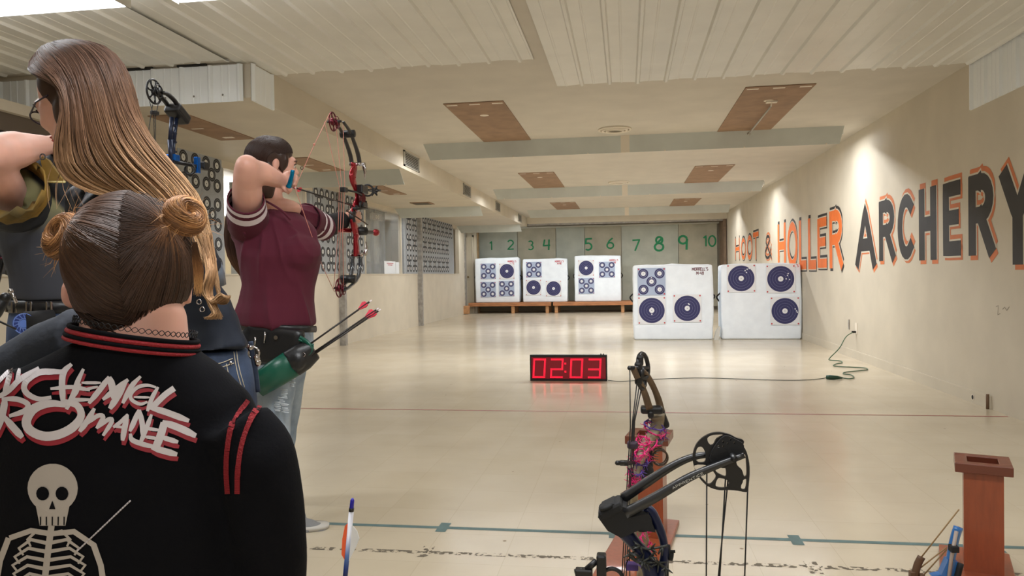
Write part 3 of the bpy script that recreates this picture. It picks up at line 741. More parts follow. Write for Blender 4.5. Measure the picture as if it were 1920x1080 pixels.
tag(MB().box((XL-.05, 6.85, 1.119), (XL-.002, 7.74, 2.3)).build('window_screen', M['papergrey']), 'grey board behind the papers on the near window', 'board')
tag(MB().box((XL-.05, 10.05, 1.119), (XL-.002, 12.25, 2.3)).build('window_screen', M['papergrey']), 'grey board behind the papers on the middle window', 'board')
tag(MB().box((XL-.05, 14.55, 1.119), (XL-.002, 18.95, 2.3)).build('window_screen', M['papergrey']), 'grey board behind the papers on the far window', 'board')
# ================================================================ things seen through the windows
root = empty('mirror_panel', (XL-.4, 13.6, 1.12), 'silvery reflective panel standing behind the far clear window', 'panel')
silver = mat('silvery_film', (170, 172, 172), .25, metal=.7, var=.2, vscale=3, bump=.3, bscale=4)
m = MB(); N_ = 10
for i in range(N_):
    y = 13.35+i*.11
    for (z) in (1.0,): pass
vs = [(XL-.35+.02*sin(i*1.3), 13.30+i*.13, z) for z in (.9, 1.4, 1.9, 2.36) for i in range(N_)]
m.add(vs, [(r*N_+i, r*N_+i+1, (r+1)*N_+i+1, (r+1)*N_+i) for r in range(3) for i in range(N_-1)], smooth=True)
m.build('film', silver, root)
MB().tube([(XL-.33, 13.3, 2.36), (XL-.33, 14.47, 2.36)], .012).build('top_rail', M['steel'], root)
struct(MB().box((XLOB, YN, 0), (XLOB+.01, 20, .1)).build('baseboard_lobby', M['wall']))
p = hit(720, 398, 0, XL-.25)
root = empty('hanging_sign', (p.x, 13.2, 2.2), 'grey wooden sign board hanging behind the far clear window', 'sign')
ya = hit(694, 400, 0, XL-.25).y; yb_ = hit(716, 400, 0, XL-.25).y
MB().prism([(XL-.25, ya, 2.14), (XL-.25, yb_, 2.14), (XL-.25, yb_, 2.27), (XL-.25, ya+.1, 2.27), (XL-.25, ya, 2.24)], (.02, 0, 0)).build('board', M['steel'], root)
MB().tube([(XL-.25, ya+.22, 2.27), (XL-.25, ya+.22, 2.38)], .006).build('hanger', M['black'], root)
MB().ring((XL-.236, ya+.3, 2.2), (1, 0, 0), .03, .006).build('carved_mark', M['mark'], root)
MB().ring((XL-.236, ya+.42, 2.2), (1, 0, 0), .03, .006).build('carved_mark', M['mark'], root)
# wheel on the lobby side
p = hit(688, 472, 0, -5.35)
p.y += 0; root = empty('spoked_wheel', tuple(p), 'chrome spoked wheel seen through the window beside the lower bow limb', 'wheel')
m = MB().ring(p, (1, 0, 0), .2, .025); m.build('rim', mat('chrome', (180, 180, 180), .2, metal=1), root)
for k in range(7):
    a = 2*pi*k/7; MB().tube([p, p+Vector((0, cos(a)*.2, sin(a)*.2))], .012).build('spoke', M['steel'], root)
MB().ell(p, .05, .05, .05).build('hub', M['steel'], root)
MB().tube([(p.x, p.y, 0), (p.x, p.y, p.z)], .015).box((p.x-.1, p.y-.15, 0), (p.x+.15, p.y+.15, .02)).build('stand', M['steel'], root)
struct(MB().box((-5.75, 10.5, 0), (-5.65, 17.6, ZC)).build('wall_partition', mat('partition', (222, 208, 172), .6)))
p1_ = hit(670, 425, 0, -5.64); p2_ = hit(708, 424, 0, -5.64)
root = empty('lobby_light', (-5.6, (p1_.y+p2_.y)/2, p1_.z), 'long bright lamp on the wall seen through the window right of the bow hand', 'light')
MB().box((-5.65, p1_.y, p1_.z-.06), (-5.6, p2_.y, p1_.z+.06)).build('housing', M['white'], root)
MB().box((-5.6, p1_.y+.02, p1_.z-.05), (-5.58, p2_.y-.02, p1_.z+.05)).build('lamp', M['tray'], root)
# papers and a case on the sill
m = MB(); c0 = hit(720, 510, 0, XL-.09).y; c1 = hit(741, 510, 0, XL-.09).y
m.box((XL-.085, c0, 1.119), (XL-.08, c1, 1.36)); q = tag(m.build('notice_paper', M['paper']), 'white notice with red writing on the sill of the far clear window', 'paper')
m2 = MB()
for k, (a, b) in enumerate(((.2, .8), (.3, .7))): m2.box((XL-.0795, c0+(c1-c0)*a, 1.31-k*.03), (XL-.079, c0+(c1-c0)*b, 1.325-k*.03))
m2.build('red_writing', M['red'], q)
tag(MB().box((XL-.085, c1+.02, 1.119), (XL-.08, c1+.5, 1.35)).build('blank_paper', M['paper']), 'blank white sheet on the sill beside the red notice', 'paper')
ya = hit(668, 512, 0, XL-.1).y; yb_ = hit(698, 512, 0, XL-.1).y
tag(MB().prism([(XL-.3, ya, 1.119), (XL-.3, yb_-.1, 1.119), (XL-.3, yb_, 1.27), (XL-.3, ya, 1.27)], (.1, 0, 0)).box((XL-.36, ya-.1, 1.05), (XL-.24, yb_+.1, 1.119)).box((XL-.33, ya, 0), (XL-.27, yb_, 1.05)).build('small_case', mat('case_grey', (150, 142, 134), .5)), 'small grey case on a stand behind the window, by the lower bow limb', 'case')
# bright doorway lamp behind the maroon archer
p = hit(424, 362, 0, -5.2); q = hit(424, 410, 0, -5.2)
root = empty('lobby_lamp', tuple(p), 'bright white lit panel seen behind the raised elbow of the maroon archer', 'light')
MB().box((-5.25, p.y-.25, p.z-.32), (-5.2, p.y+.45, p.z+.32)).build('housing', M['white'], root)
MB().box((-5.2, p.y-.23, p.z-.3), (-5.195, p.y+.43, p.z+.3)).build('lamp', M['tray'], root)
# grey cupboard behind the windows
tag(MB().box((-5.0, 8.9, 0), (-4.9, 10.0, 2.3)).build('grey_partition', mat('dim_partition', (112, 114, 108), .6)), 'grey green partition panel behind the clear window by the archer face', 'partition')
# ================================================================ countdown clock
cx0, cx1, cyc = -.955, -.195, 7.33
root = empty('countdown_clock', ((cx0+cx1)/2, cyc+.03, 0), 'red dot digital countdown clock standing on the range floor', 'clock')
H_ = .255
MB().box((cx0, cyc, 0), (cx1, cyc+.07, .02)).box((cx0, cyc, H_-.022), (cx1, cyc+.07, H_)).box((cx0, cyc, .02), (cx0+.014, cyc+.07, H_-.022)).box((cx1-.014, cyc, .02), (cx1, cyc+.07, H_-.022)).box((cx0+.01, cyc+.03, .01), (cx1-.01, cyc+.068, H_-.01)).build('housing', M['black'], root)
MB().box((cx0+.014, cyc+.012, .02), (cx1-.014, cyc+.016, H_-.022)).build('front_lens', mat('led_lit_lens', (96, 12, 26), .35, emit=(150, 10, 30), estr=.28), root)  # faint emission imitates the digits reflecting in the lens
for x in (cx1-.06, cx1-.035): MB().tube([(x, cyc+.03, H_), (x, cyc+.03, H_+.012)], .006).build('button', M['black'], root)
led = mat('red_led', (255, 40, 70), .4, emit=(255, 18, 52), estr=2.2)
def seg_dots(segs, x0, w, z0, h):
    pts = set(); p = .0098
    nx = int(w/p); nz = int(h/p)
    for i in range(nx+1):
        for k in range(nz+1):
            top = k > nz-2; bot = k < 2; mid = abs(k-nz//2) < 1.1 and True
            le = i < 2; ri = i > nx-2; up = k >= nz//2
            on = ('a' in segs and top) or ('d' in segs and bot) or ('g' in segs and (k == nz//2 or k == nz//2-1)) or (le and ('f' in segs if up else 'e' in segs)) or (ri and ('b' in segs if up else 'c' in segs))
            if on: pts.add((x0+i*p+(k*.0006), z0+k*p))
    return pts
W_ = cx1-cx0
for nm, segs, fx in (('0', 'abcdef', .035), ('2', 'abged', .265), ('0', 'abcdef', .52), ('3', 'abgcd', .755)):
    m = MB()
    for x, z in seg_dots(segs, cx0+fx*W_, .125, .03, .195): m.disc((x, cyc+.0108, z), FN, 0, .0036, 6)
    m.build('lit_digit', led, root)
m = MB()
for z in (.085, .165):
    for a in (0, .0098):
        for b in (0, .0098): m.disc((cx0+.455*W_+a, cyc+.0108, z+b), FN, 0, .0036, 6)
m.build('lit_colon', led, root)
# cord on the floor
gc = mat('cord_dark', (70, 74, 60), .6)
pts = [hit(x, y, 2, .006) for x, y in ((1140, 713), (1165, 715), (1210, 712), (1280, 709), (1340, 709), (1400, 711), (1470, 713), (1520, 712), (1553, 708))]
tag(MB().tube(smoothpath(pts, 6), .0035, 6).build('clock_cord', gc), 'thin dark cord on the floor from the clock to the plug', 'cord')
gr = mat('green_cord', (62, 92, 66), .5)
pts = [hit(x, y, 2, .008) for x, y in ((1577, 708), (1592, 710), (1601, 708), (1596, 703), (1582, 701), (1585, 698), (1612, 695), (1626, 693), (1622, 690), (1600, 688.5), (1575, 687.5), (1563, 685.5), (1568, 682), (1578, 680.5), (1576, 677), (1557, 675))]
wall_p = Vector((XR-.035, 9.24, .32))
pts += [hit(1556, 672, 2, .012).lerp(Vector((2.3, 9.0, .05)), .3), Vector((2.42, 9.05, .15)), Vector((2.52, 9.15, .27)), wall_p]
root = empty('extension_cord', tuple(hit(1600, 700, 2, 0)), 'green extension cord coiled on the floor and plugged in at the right wall', 'cord')
MB().tube(smoothpath(pts, 5), .0055, 6).build('cable', gr, root)
MB().tube([hit(1550, 707, 2, .02), hit(1556, 707.5, 2, .02), hit(1570, 708, 2, .02), hit(1579, 708.5, 2, .012)], [.02, .024, .018, .008], 10).build('socket_end', mat('green_socket', (34, 70, 52), .5), root)
MB().bbox((XR-.03, 9.24, .32), .022, .014, .012).build('plug', M['black'], root)
root = empty('wall_outlet', (XR, 9.24, .34), 'small outlet plate low on the right wall holding the green plug', 'outlet')
MB().bbox((XR-.003, 9.24, .36), .003, .04, .065).build('plate', M['mark'], root)
tag(MB().box((XR-.012, 9.5, .33), (XR-.001, 9.53, .45)).build('wall_conduit', M['steel']), 'short dark conduit strip on the right wall beside the outlet', 'conduit')
# ================================================================ quiver stands
def quiver_stand(cx, cy, h, la, ang=0., base=True):
    root = empty('quiver_stand', (cx, cy, 0), la, 'quiver stand')
    Rm = Matrix.Rotation(ang, 3, 'Z')
    def put(m): 
        m.v = [tuple(Rm @ (Vector(v)-Vector((cx, cy, 0)))+Vector((cx, cy, 0))) for v in m.v]; return m
    w = .0575
    m = MB()
    for a, b in (((-w, -w), (w, -w+.012)), ((-w, w-.012), (w, w)), ((-w, -w+.0122), (-w+.012, w-.0122)), ((w-.012, -w+.0122), (w, w-.0122))):
        m.box((cx+a[0], cy+a[1], .022), (cx+b[0], cy+b[1], h-.03))
    put(m).build('column', M['cherry'], root)
    put(MB().box((cx-w+.013, cy-w+.013, h-.12), (cx+w-.013, cy+w-.013, h-.1))).build('inner_floor', M['inside'], root)
    W2 = .083; i2 = .045; m = MB()
    for a, b in (((-W2, -W2), (W2, -i2)), ((-W2, i2), (W2, W2)), ((-W2, -i2), (-i2, i2)), ((i2, -i2), (W2, i2))):
        m.bbox((cx+(a[0]+b[0])/2, cy+(a[1]+b[1])/2, h-.016), abs(b[0]-a[0])/2, abs(b[1]-a[1])/2, .016, bev=.08)
    put(m).build('cap', M['cherrydark'], root)
    if base: put(MB().bbox((cx-.02, cy-.17, .011), .11, .36, .011)).build('base', M['cherry'], root)
    return root
quiver_stand(.083, 2.98, .42, 'reddish wooden quiver stand behind the two foreground bows', -.18)
_q = at(1842, 862, 2.75); quiver_stand(_q.x, 2.75, _q.z, 'reddish wooden quiver stand alone at the bottom right', -.36)
# ================================================================ bows
M['redm'] = mat('red_anodized', (150, 18, 34), .22, metal=.6, coat=.5)
M['limb'] = mat('limb_dark_grey', (52, 50, 48), .35)
M['limbshine'] = mat('limb_gloss', (62, 64, 66), .18, coat=.6)
M['chrome'] = mat('bow_chrome', (190, 185, 185), .15, metal=1)
M['pinkstring'] = mat('pink_string', (206, 136, 120), .6)
M['blackstring'] = mat('black_string', (24, 22, 20), .6)
M['arrowblack'] = mat('carbon_shaft', (30, 24, 22), .35)
M['vanepink'] = mat('pink_vane', (235, 60, 85), .5)
M['nockclear'] = mat('clear_nock', (235, 225, 225), .2)
M['blueal'] = mat('blue_anodized', (22, 100, 190), .2, metal=.7)
M['cyanal'] = mat('cyan_anodized', (0, 120, 165), .2, metal=.7)
M['bluedark'] = mat('dark_blue_riser', (32, 40, 62), .35, metal=.3)
M['navyriser'] = mat('navy_riser', (16, 26, 62), .35, metal=.2)
def cam_wheel(m, c, nrm, r, hub=.35, spokes=5, t=.006, rim=.12, off=(0, 0, 0), mi=0):
    """spoked cam: rim, hub and spokes in the plane normal to nrm"""
    c = Vector(c); nrm = Vector(nrm).normalized(); u = Vector((0, 0, 1)).cross(nrm).normalized(); w = nrm.cross(u)
    m.ring(c, nrm, r*(1-rim/2), r*rim*.6, 32, 6, mi)
    m.tube([c-nrm*t, c+nrm*t], r*hub, 20, mi)
    for k in range(spokes):
        a = 2*pi*k/spokes+.3; d = u*cos(a)+w*sin(a); s_ = nrm.cross(d)
        m.tube([c+d*r*hub*.6, c+d*r*.6+s_*r*.05, c+d*r*(1-rim)], [r*.11, r*.06, r*.1], 6, mi)
# ---- red and black bow held by the archer in maroon; its plane is upright, x about -1.36
BX = -1.362
def q1(px, py, dx=0.): p = hit(px, py, 0, BX); return Vector((BX+dx, p.y, p.z))
root = empty('compound_bow', tuple(q1(668, 405)), 'red compound bow with dark limbs drawn by the archer in maroon', 'bow')
bow1 = root
def px1(w): return w*3.75/FPX   # pixels to metres at the bow
m = MB()
m.tube(smoothpath([q1(x, y) for x, y in ((664, 306), (664, 318), (661, 332), (665, 347), (669, 360), (670, 372), (668, 384), (664, 393))], 4), [px1(v)*1.5 for v in lerpn([9, 8, 9.5, 6.5, 5.5, 5.5, 8, 7], 4)], 8, 0, flat=[px1(v) for v in lerpn([5, 4.5, 5, 4, 3.5, 3.5, 5, 5], 4)], axis=(0, 1, 0))
m.tube(smoothpath([q1(x, y) for x, y in ((664, 393), (661, 408), (663, 421), (668, 436), (667, 450), (668, 462), (669, 480))], 4), [px1(v)*1.5 for v in lerpn([7, 5, 8, 9, 6, 7, 9], 4)], 8, 0, flat=[px1(v) for v in lerpn([5, 5, 5, 6, 4, 5, 5], 4)], axis=(0, 1, 0))
m.build('riser', M['redm'], root)
m = MB().tube(smoothpath([q1(x, y) for x, y in ((662, 397), (660, 406), (661, 416))], 3), px1(6), 8); m.build('grip', M['black'], root)
for nm, pts, mt in (('upper', ((636, 229), (648, 246), (657, 268), (664, 290), (667, 306)), 'limb'), ('lower', ((669, 481), (668, 505), (661, 525), (648, 538), (638, 545)), 'limbshine')):
    for dx in (-.021, .021):
        MB().tube(smoothpath([q1(x, y, dx) for x, y in pts], 6), lerpn([.008, .009, .011, .012, .012] if nm == 'upper' else [.012, .012, .011, .009, .008], 6), 4, axis=(1, 0, 0), flat=lerpn([.006, .007, .008, .011, .012] if nm == 'upper' else [.012, .011, .008, .007, .006], 6)).build('limb', M[mt], root)
for c in ((666, 308), (669, 479)):
    m = MB().bbox(q1(*c), .030, .016, .009, bev=.3); m.build('limb_pocket', M['chrome'], root)
    m = MB()
    for dx in (-.03, .03): m.tube([q1(c[0]+6, c[1]-4, dx), q1(c[0]+8, c[1]+26 if c[1] < 400 else c[1]-24, dx)], [.01, .004], 8)
    for k, dx in enumerate((-.03, .03)):
        MB().tube([q1(c[0]+5, c[1]-2, dx), q1(c[0]+8, c[1]+14 if c[1] < 400 else c[1]-12, dx), q1(c[0]+7, c[1]+28 if c[1] < 400 else c[1]-26, dx)], [.011, .008, .003], 8).build('chrome_dampener', M['chrome'], root)
for c, d in (((624, 228), 1), ((636, 540), -1)):
    m = MB(); p = q1(*c); cam_wheel(m, p, (1, 0, 0), .047, .4, 4, .006); p2 = q1(c[0]+4, c[1]+2); cam_wheel(m, Vector((BX+.012, p2.y, p2.z)), (1, 0, 0), .03, .5, 3, .004)
    m.build('cam', mat('cam_dark_red', (110, 40, 52), .25, metal=.7), root)
    MB().tube([q1(c[0]+3, c[1], -.035), q1(c[0]+3, c[1], .035)], .006, 8).build('axle', M['black'], root)
    for dx in (-.021, .021): pass
MB().tube([q1(652, 251, -.036), q1(652, 251, .036)], .019, 12).build('limb_dampener', M['black'], root)
MB().tube([q1(653, 523, -.036), q1(653, 523, .036)], .020, 12).build('limb_dampener', M['black'], root)
nock = q1(553, 352)
MB().tube([q1(618, 213), q1(588, 274), nock, q1(605, 500), q1(627, 547)], .0015, 6).build('bowstring', M['pinkstring'], root)
MB().ell(q1(589, 271), .006, n=8).build('string_serving', M['pinkstring'], root)
MB().ring(q1(566, 315), (0, 1, 0), .006, .0016, 12, 6).build('peep_sight', M['black'], root)
m = MB()
for a, b, dx in (((613, 228), (641, 350), -.012), ((630, 232), (641, 350), .0), ((639, 234), (642, 350), .012)): MB().tube([q1(*a, dx), q1(*b, dx), q1(638, 440, dx), q1(635+dx*400, 540, dx)], .0015, 5).build('cable', M['pinkstring'], root)
MB().tube([q1(668, 366, .03), q1(655, 360, .03), q1(641, 356, .015)], .005, 8).build('cable_rod', M['black'], root)
MB().bbox(q1(641, 356, .01), .014, .02, .012).build('cable_slide', M['black'], root)
# sight
s_ = MB().bbox(q1(672, 356, .02), .018, .045, .022).tube([q1(674, 356, .01), q1(700, 357, .005)], .008, 8).build('sight', M['black'], root)
MB().ring(q1(689, 357, .0), (.3, -1, 0), .03, .005, 20, 8).build('sight_ring', M['black'], s_)
m = MB()
for k in range(6):
    a = k*pi/3; m.tube([q1(702, 358, .0), q1(702, 358, .0)+Vector((cos(a)*.03, 0, sin(a)*.03))], [.009, .004], 6)
m.ell(q1(704, 357, .0), .016, .02, .016).tube([q1(706, 357, .0), q1(713, 357, .0)], .006, 8); m.build('sight_housing', M['black'], s_)
# rest
m = MB().bbox(q1(668, 389, .0), .02, .04, .008).bbox(q1(673, 384, .025), .012, .03, .012).tube([q1(660, 391, .01), q1(681, 391, .02)], .008, 8)
for k in range(3): m.tube([q1(664+k*5, 388, .03), q1(666+k*5, 378, .03)], .006, 6)
r_ = m.build('arrow_rest', M['black'], root)
MB().disc(q1(668, 372, .028), (1, -.5, 0), 0, .03, 20).tube([q1(668, 372, .024), q1(668, 372, .028)], .03, 20).build('rest_plate', mat('smoked_red', (90, 30, 36), .3, metal=.4), root)
# stabilizers
st = MB().tube([q1(669, 433, .0), q1(669, 433, .0)+Vector((.035, .04, 0))], .022, 12).tube([q1(673, 434, .01), q1(682, 435, .01), q1(697, 436, .0)], [.011, .009, .012], 10).build('stabilizer', M['black'], root)
MB().ell(q1(705, 436, .0), .020, .03, .02).build('stabilizer_weight', M['redm'], st)
MB().tube([q1(663, 432, -.02), q1(652, 431, -.05), q1(643, 432, -.08)], [.014, .012, .015], 10).build('rear_weight', M['redm'], root)
MB().tube([q1(642, 395, .02), q1(655, 408, .04), q1(676, 422, .04)], .0035, 6).build('wrist_sling', mat('sling_brown', (60, 38, 30), .6), root)
# arrow on this bow: a thing of its own
def arrow(name, a, b, la, r=.0032, vane='vanepink', shaft='arrowblack', nockm='nockclear', vl=.045, grp=None, vw=.011, tip=True):
    a = Vector(a); b = Vector(b); d = (b-a).normalized(); root = empty(name, tuple(b), la, 'arrow', grp)
    MB().tube([a+d*.012, b], r, 8).build('shaft', M[shaft], root)
    MB().tube([a, a+d*.014], [r*.9, r*.75], 8).build('nock', M[nockm], root)
    u = d.orthogonal().normalized()
    for k in range(3):
        v = (Matrix.Rotation(2*pi*k/3+.4, 3, d) @ u); s = a+d*.022
        MB().prism([s+v*r*.6, s+v*(r+vw*.7)+d*vl*.08, s+v*(r+vw)+d*vl*.3, s+d*vl+v*r*.6], d.cross(v)*.0008).build('vane', M[vane], root)
    if tip: MB().tube([b, b+d*.018], [r, r*.1], 8).build('point', M['chrome'], root)
    return root
arrow('arrow', nock+Vector((0.0, -.0, -.0)), q1(672, 389, .0), 'dark arrow with a pink vane nocked on the drawn red bow', tip=True)
# ---- blue black bow of the archer in the jersey
CX2 = -1.90
def q2(px, py, dx=0.): p = hit(px, py, 0, CX2); return Vector((CX2+dx, p.y, p.z))
root = empty('compound_bow', tuple(q2(322, 400)), 'black and blue compound bow held up behind the long-haired archer', 'bow'); bow2 = root
m = MB(); cam_wheel(m, q2(289, 172), (1, 0, 0), .052, .28, 7, .005, .14); cam_wheel(m, q2(293, 172, .012), (1, 0, 0), .028, .6, 3, .005)
m.build('cam', M['black'], root)
m = MB(); cam_wheel(m, q2(289, 640), (1, 0, 0), .052, .28, 7, .005, .14); m.build('cam', M['black'], root)
for pts in (((296, 174), (306, 178), (318, 189), (329, 206)), ((296, 640), (306, 636), (318, 625), (329, 608))):
    for dx in (-.022, .022):
        MB().tube(smoothpath([q2(x, y, dx) for x, y in pts], 5), .0105, 4, axis=(1, 0, 0), flat=.008).build('limb', M['black'], root)
for y, s in ((214, 1), (600, -1)):
    MB().bbox(q2(333, y), .036, .05, .022, Matrix.Rotation(s*-.5, 3, 'X'), bev=.25).build('limb_pocket', M['black'], root)
m = MB()
for a, b, w in (((322, 220), (319, 262), .009), ((331, 222), (326, 268), .008), ((319, 262), (323, 315), .012), ((326, 268), (325, 300), .007), ((323, 315), (318, 380), .014), ((318, 380), (316, 450), .013), ((316, 450), (323, 520), .012), ((323, 520), (330, 600), .012)):
    m.tube([q2(*a), q2(*b)], w, 6)
for y in (232, 246, 262, 280, 296): m.tube([q2(320, y), q2(330, y+5)], .006, 6)
m.build('riser', M['bluedark'], root)
MB().tube([q2(286, 196), q2(281, 230), q2(250, 420)], .0016, 5).build('bowstring', M['blackstring'], root)
for dx in (-.012, .012): MB().tube([q2(289+dx*300, 190, dx), q2(290, 218, dx*.3), q2(292, 420, 0), q2(289, 630)], .0016, 5).build('cable', M['blackstring'], root)
MB().bbox(q2(290, 212), .012, .014, .008).build('cable_stop', M['black'], root)
s_ = MB().tube([q2(322, 303), q2(345, 308, .01), q2(360, 312, .02), q2(372, 316, .02)], .008, 8).bbox(q2(376, 312, .02), .012, .02, .018).build('sight', M['black'], root)
MB().bbox(q2(362, 310, .02), .010, .012, .036).build('sight_block', M['blueal'], s_)
MB().ring(q2(352, 318, .01), (.3, -1, 0), .022, .004, 18, 6).build('sight_ring', M['black'], s_)
MB().bbox(q2(325, 296), .02, .02, .014).build('blue_bolt_plate', M['blueal'], root)
# ---- camo bow with pink and purple wraps, stands before the quiver stand
def q3(px, py, dl=0.): 
    p = at(px, py, 2.0+(px-1205)*.003+dl*.4); return p+Vector((dl*.9, 0, 0))
root = empty('compound_bow', (.03, 1.99, 0), 'camo compound bow with pink and purple spiky wraps before the quiver stand', 'bow')
camo_ = mat('camo_brown', (112, 92, 70), .55, c2=(150, 138, 112), vscale=28)
cams = mat('camo_limb', (120, 98, 74), .5, c2=(92, 72, 52), vscale=22)
for dx, pts in ((-.016, ((1187, 690), (1197, 712), (1208, 735), (1217, 765))), (.016, ((1204, 696), (1218, 712), (1232, 742), (1240, 772)))):
    MB().tube(smoothpath([q3(x, y) for x, y in pts], 6), lerpn([.011, .011, .012, .013], 6), 4, flat=lerpn([.007, .007, .008, .009], 6), axis=(1, .3, 0)).build('limb', cams, root)
m = MB(); c = q3(1206, 686); n_ = Vector((1, -.42, .15))
m.ring(c, n_, .033, .006, 28, 6, sq=1.0); m.ring(q3(1203, 712), n_, .024, .005, 24, 6); m.tube([q3(1199, 700), q3(1199, 700)+Vector((.012, 0, 0))], .018, 14)
m.bbox(q3(1197, 700), .010, .01, .03, bev=.3).bbox(q3(1200, 676), .009, .012, .014, bev=.3)
m.build('cam', M['black'], root)
MB().tube([q3(1180, 690), q3(1214, 690)], .006, 8).build('axle', M['black'], root)
m = MB().bbox(q3(1240, 782), .014, .02, .032, Matrix.Rotation(-.35, 3, 'Y'), bev=.3).bbox(q3(1222, 768), .03, .018, .010, bev=.3).bbox(q3(1220, 776), .008, .016, .010, bev=.3)
m.build('limb_pocket', M['black'], root)
rp = ((1232, 778), (1233, 792), (1226, 815), (1215, 828), (1206, 845), (1198, 870), (1194, 890), (1190, 910), (1187, 935), (1193, 965), (1201, 995), (1208, 1030), (1207, 1060), (1204, 1110), (1208, 1150), (1218, 1185))
MB().tube(smoothpath([q3(x, y) for x, y in rp], 4), lerpn([.022, .018, .018, .016, .014, .012, .014, .012, .012, .014, .016, .018, .018, .016, .016, .02], 4), 8, flat=lerpn([.016]*16, 4), axis=(1, .4, 0)).build('riser', camo_, root)
for dx, pts in ((-.016, ((1217, 1185), (1208, 1215), (1197, 1240), (1187, 1262))), (.016, ((1240, 1180), (1232, 1210), (1218, 1238), (1204, 1256)))):
    MB().tube(smoothpath([q3(x, y) for x, y in pts], 5), .012, 4, flat=.008, axis=(1, .3, 0)).build('limb', cams, root)
m = MB(); m.ring(q3(1204, 1236), n_, .026, .006, 24, 6); m.ring(q3(1202, 1215), n_, .018, .005, 24, 6); m.build('cam', M['black'], root)
for a, b, c_ in (((1181, 694), (1182, 800), (1166, 1080)), ((1195, 712), (1186, 790), (1170, 1080)), ((1200, 715), (1188, 790), (1174, 1080)), ((1206, 712), (1190, 790), (1180, 1060))):
    MB().tube([q3(*a), q3(*b), q3(*c_), q3(c_[0]+8, 1230)], .0016, 5).build('string', M['blackstring'], root)
# wraps of rubber spikes
def spiky(pts, r, mt, nsp, sl, root, seed, name):
    rnd = random.Random(seed); m = MB(); P_ = smoothpath(pts, 6); m.tube(P_, r, 6)
    for k in range(nsp):
        p = P_[rnd.randrange(len(P_))]; d = Vector((rnd.uniform(-1, 1), rnd.uniform(-1, 0.3), rnd.uniform(-1, 1))).normalized()
        m.tube([p, p+d*sl*rnd.uniform(.6, 1.2)], [r*.75, r*.2], 5)
    return m.build(name, mt, root)
pk = mat('pink_rubber', (222, 40, 120), .45); pu = mat('purple_rubber', (78, 50, 130), .45); gy = mat('grey_rubber', (96, 92, 96), .5)
def wrapring(px, py, w, h, seed, mt, tilt=0., n=26, sl=.017, r=.0022):
    c = q3(px, py); pts = []
    for k in range(13):
        a = 2*pi*k/12*1.0; pts.append(c+Vector((cos(a)*w, sin(a)*w*.9-.004, sin(a)*h+cos(a)*tilt)))
    spiky(pts, r, mt, n, sl, root, seed, 'spiky_wrap')
for k, (px, py, w, h, mt, tilt) in enumerate(((1226, 797, .026, .006, pu, -.006), (1228, 804, .028, .01, pk, -.01), (1230, 814, .026, .012, pu, .004), (1226, 822, .026, .01, gy, .0), (1206, 826, .018, .008, pk, -.002), (1218, 833, .02, .01, pk, .01), (1204, 843, .018, .01, pk, .012),
        (1196, 853, .018, .01, pk, .01), (1200, 862, .02, .008, pu, -.008), (1212, 856, .008, .012, pk, 0), (1192, 883, .016, .006, pu, 0), (1190, 893, .016, .01, pk, -.012), (1186, 905, .008, .014, pk, 0), (1196, 968, .014, .006, pu, 0), (1196, 1000, .014, .012, pk, .01), (1208, 996, .008, .014, pk, .0), (1206, 1022, .016, .014, pk, .01), (1202, 1052, .014, .006, pu, 0))):
    wrapring(px, py, w, h, 100+k, mt, tilt)
# sight ring, rest and stops of this bow
m = MB().ring(q3(1237, 855)+Vector((0, -.02, 0)), (.15, -1, 0), .021, .003, 24, 6)
m.ring(q3(1235, 855)+Vector((0, .0, 0)), (.15, -1, 0), .022, .002, 24, 6)
s_ = m.build('sight', mat('smoke_ring', (66, 48, 36), .25), root)
m = MB()
for k in range(5): m.tube([q3(1224, 843+k*5)+Vector((0, -.01, 0)), q3(1234, 845+k*5)+Vector((0, -.01, 0))], .0012, 5)
m.bbox(q3(1219, 850), .006, .012, .03); m.build('sight_pins', M['black'], s_)
m = MB(); m.tube([q3(1157, 868), q3(1178, 868), q3(1190, 867)], [.006, .006, .004], 8).bbox(q3(1170, 868), .010, .008, .006); m.build('cable_guard', M['black'], root)
MB().bbox(q3(1186, 834), .014, .012, .010, bev=.3).build('string_loop_block', mat('plum_block', (52, 34, 52), .5), root)
m = MB().ell(q3(1208, 886), .026, .02, .028).ell(q3(1215, 872), .014, .012, .014).ell(q3(1198, 878), .016, .014, .022).tube([q3(1222, 885), q3(1224, 895), q3(1216, 903)], .007, 8)
m.build('arrow_rest', M['blackmat'], root)
# ---- big navy bow in front, plane facing us at y 1.4
Y4 = 1.40
def q4(px, py, dy=0.): 
    p = at(px, py, Y4); return p+Vector((0, dy, 0))
def s4(w): return w/FPX*Y4
root = empty('compound_bow', (.05, Y4, .02), 'navy blue compound bow with a large black cam in the right foreground', 'bow')
# cam: plate with real openings, from outline loops
def plate(outline, holes, t, mt, name, y=0., par=None):
    """flat plate with holes cut through"""
    cu = bpy.data.curves.new('plate', 'CURVE'); cu.dimensions = '2D'; cu.fill_mode = 'BOTH'; cu.extrude = t/2
    for loop in [outline]+holes:
        sp = cu.splines.new('POLY'); sp.points.add(len(loop)-1); sp.use_cyclic_u = True
        for i, (px, py) in enumerate(loop):
            p = at(px, py, Y4); sp.points[i].co = (p.x, p.z, 0, 1)
    o = bpy.data.objects.new('tmp', cu); COL.objects.link(o)
    me = bpy.data.meshes.new_from_object(o.evaluated_get(bpy.context.evaluated_depsgraph_get())); bpy.data.objects.remove(o)
    me.transform(Matrix(((1, 0, 0, 0), (0, 0, -1, Y4+y), (0, 1, 0, 0), (0, 0, 0, 1)))); me.name = name
    me.materials.clear(); me.materials.append(mt)
    o = bpy.data.objects.new(name, me); COL.objects.link(o); o.parent = par; o.location = -worldof(par); return o
def z4(pts): return [(1260+x/7.2, 790+y/7.2) for x, y in pts]
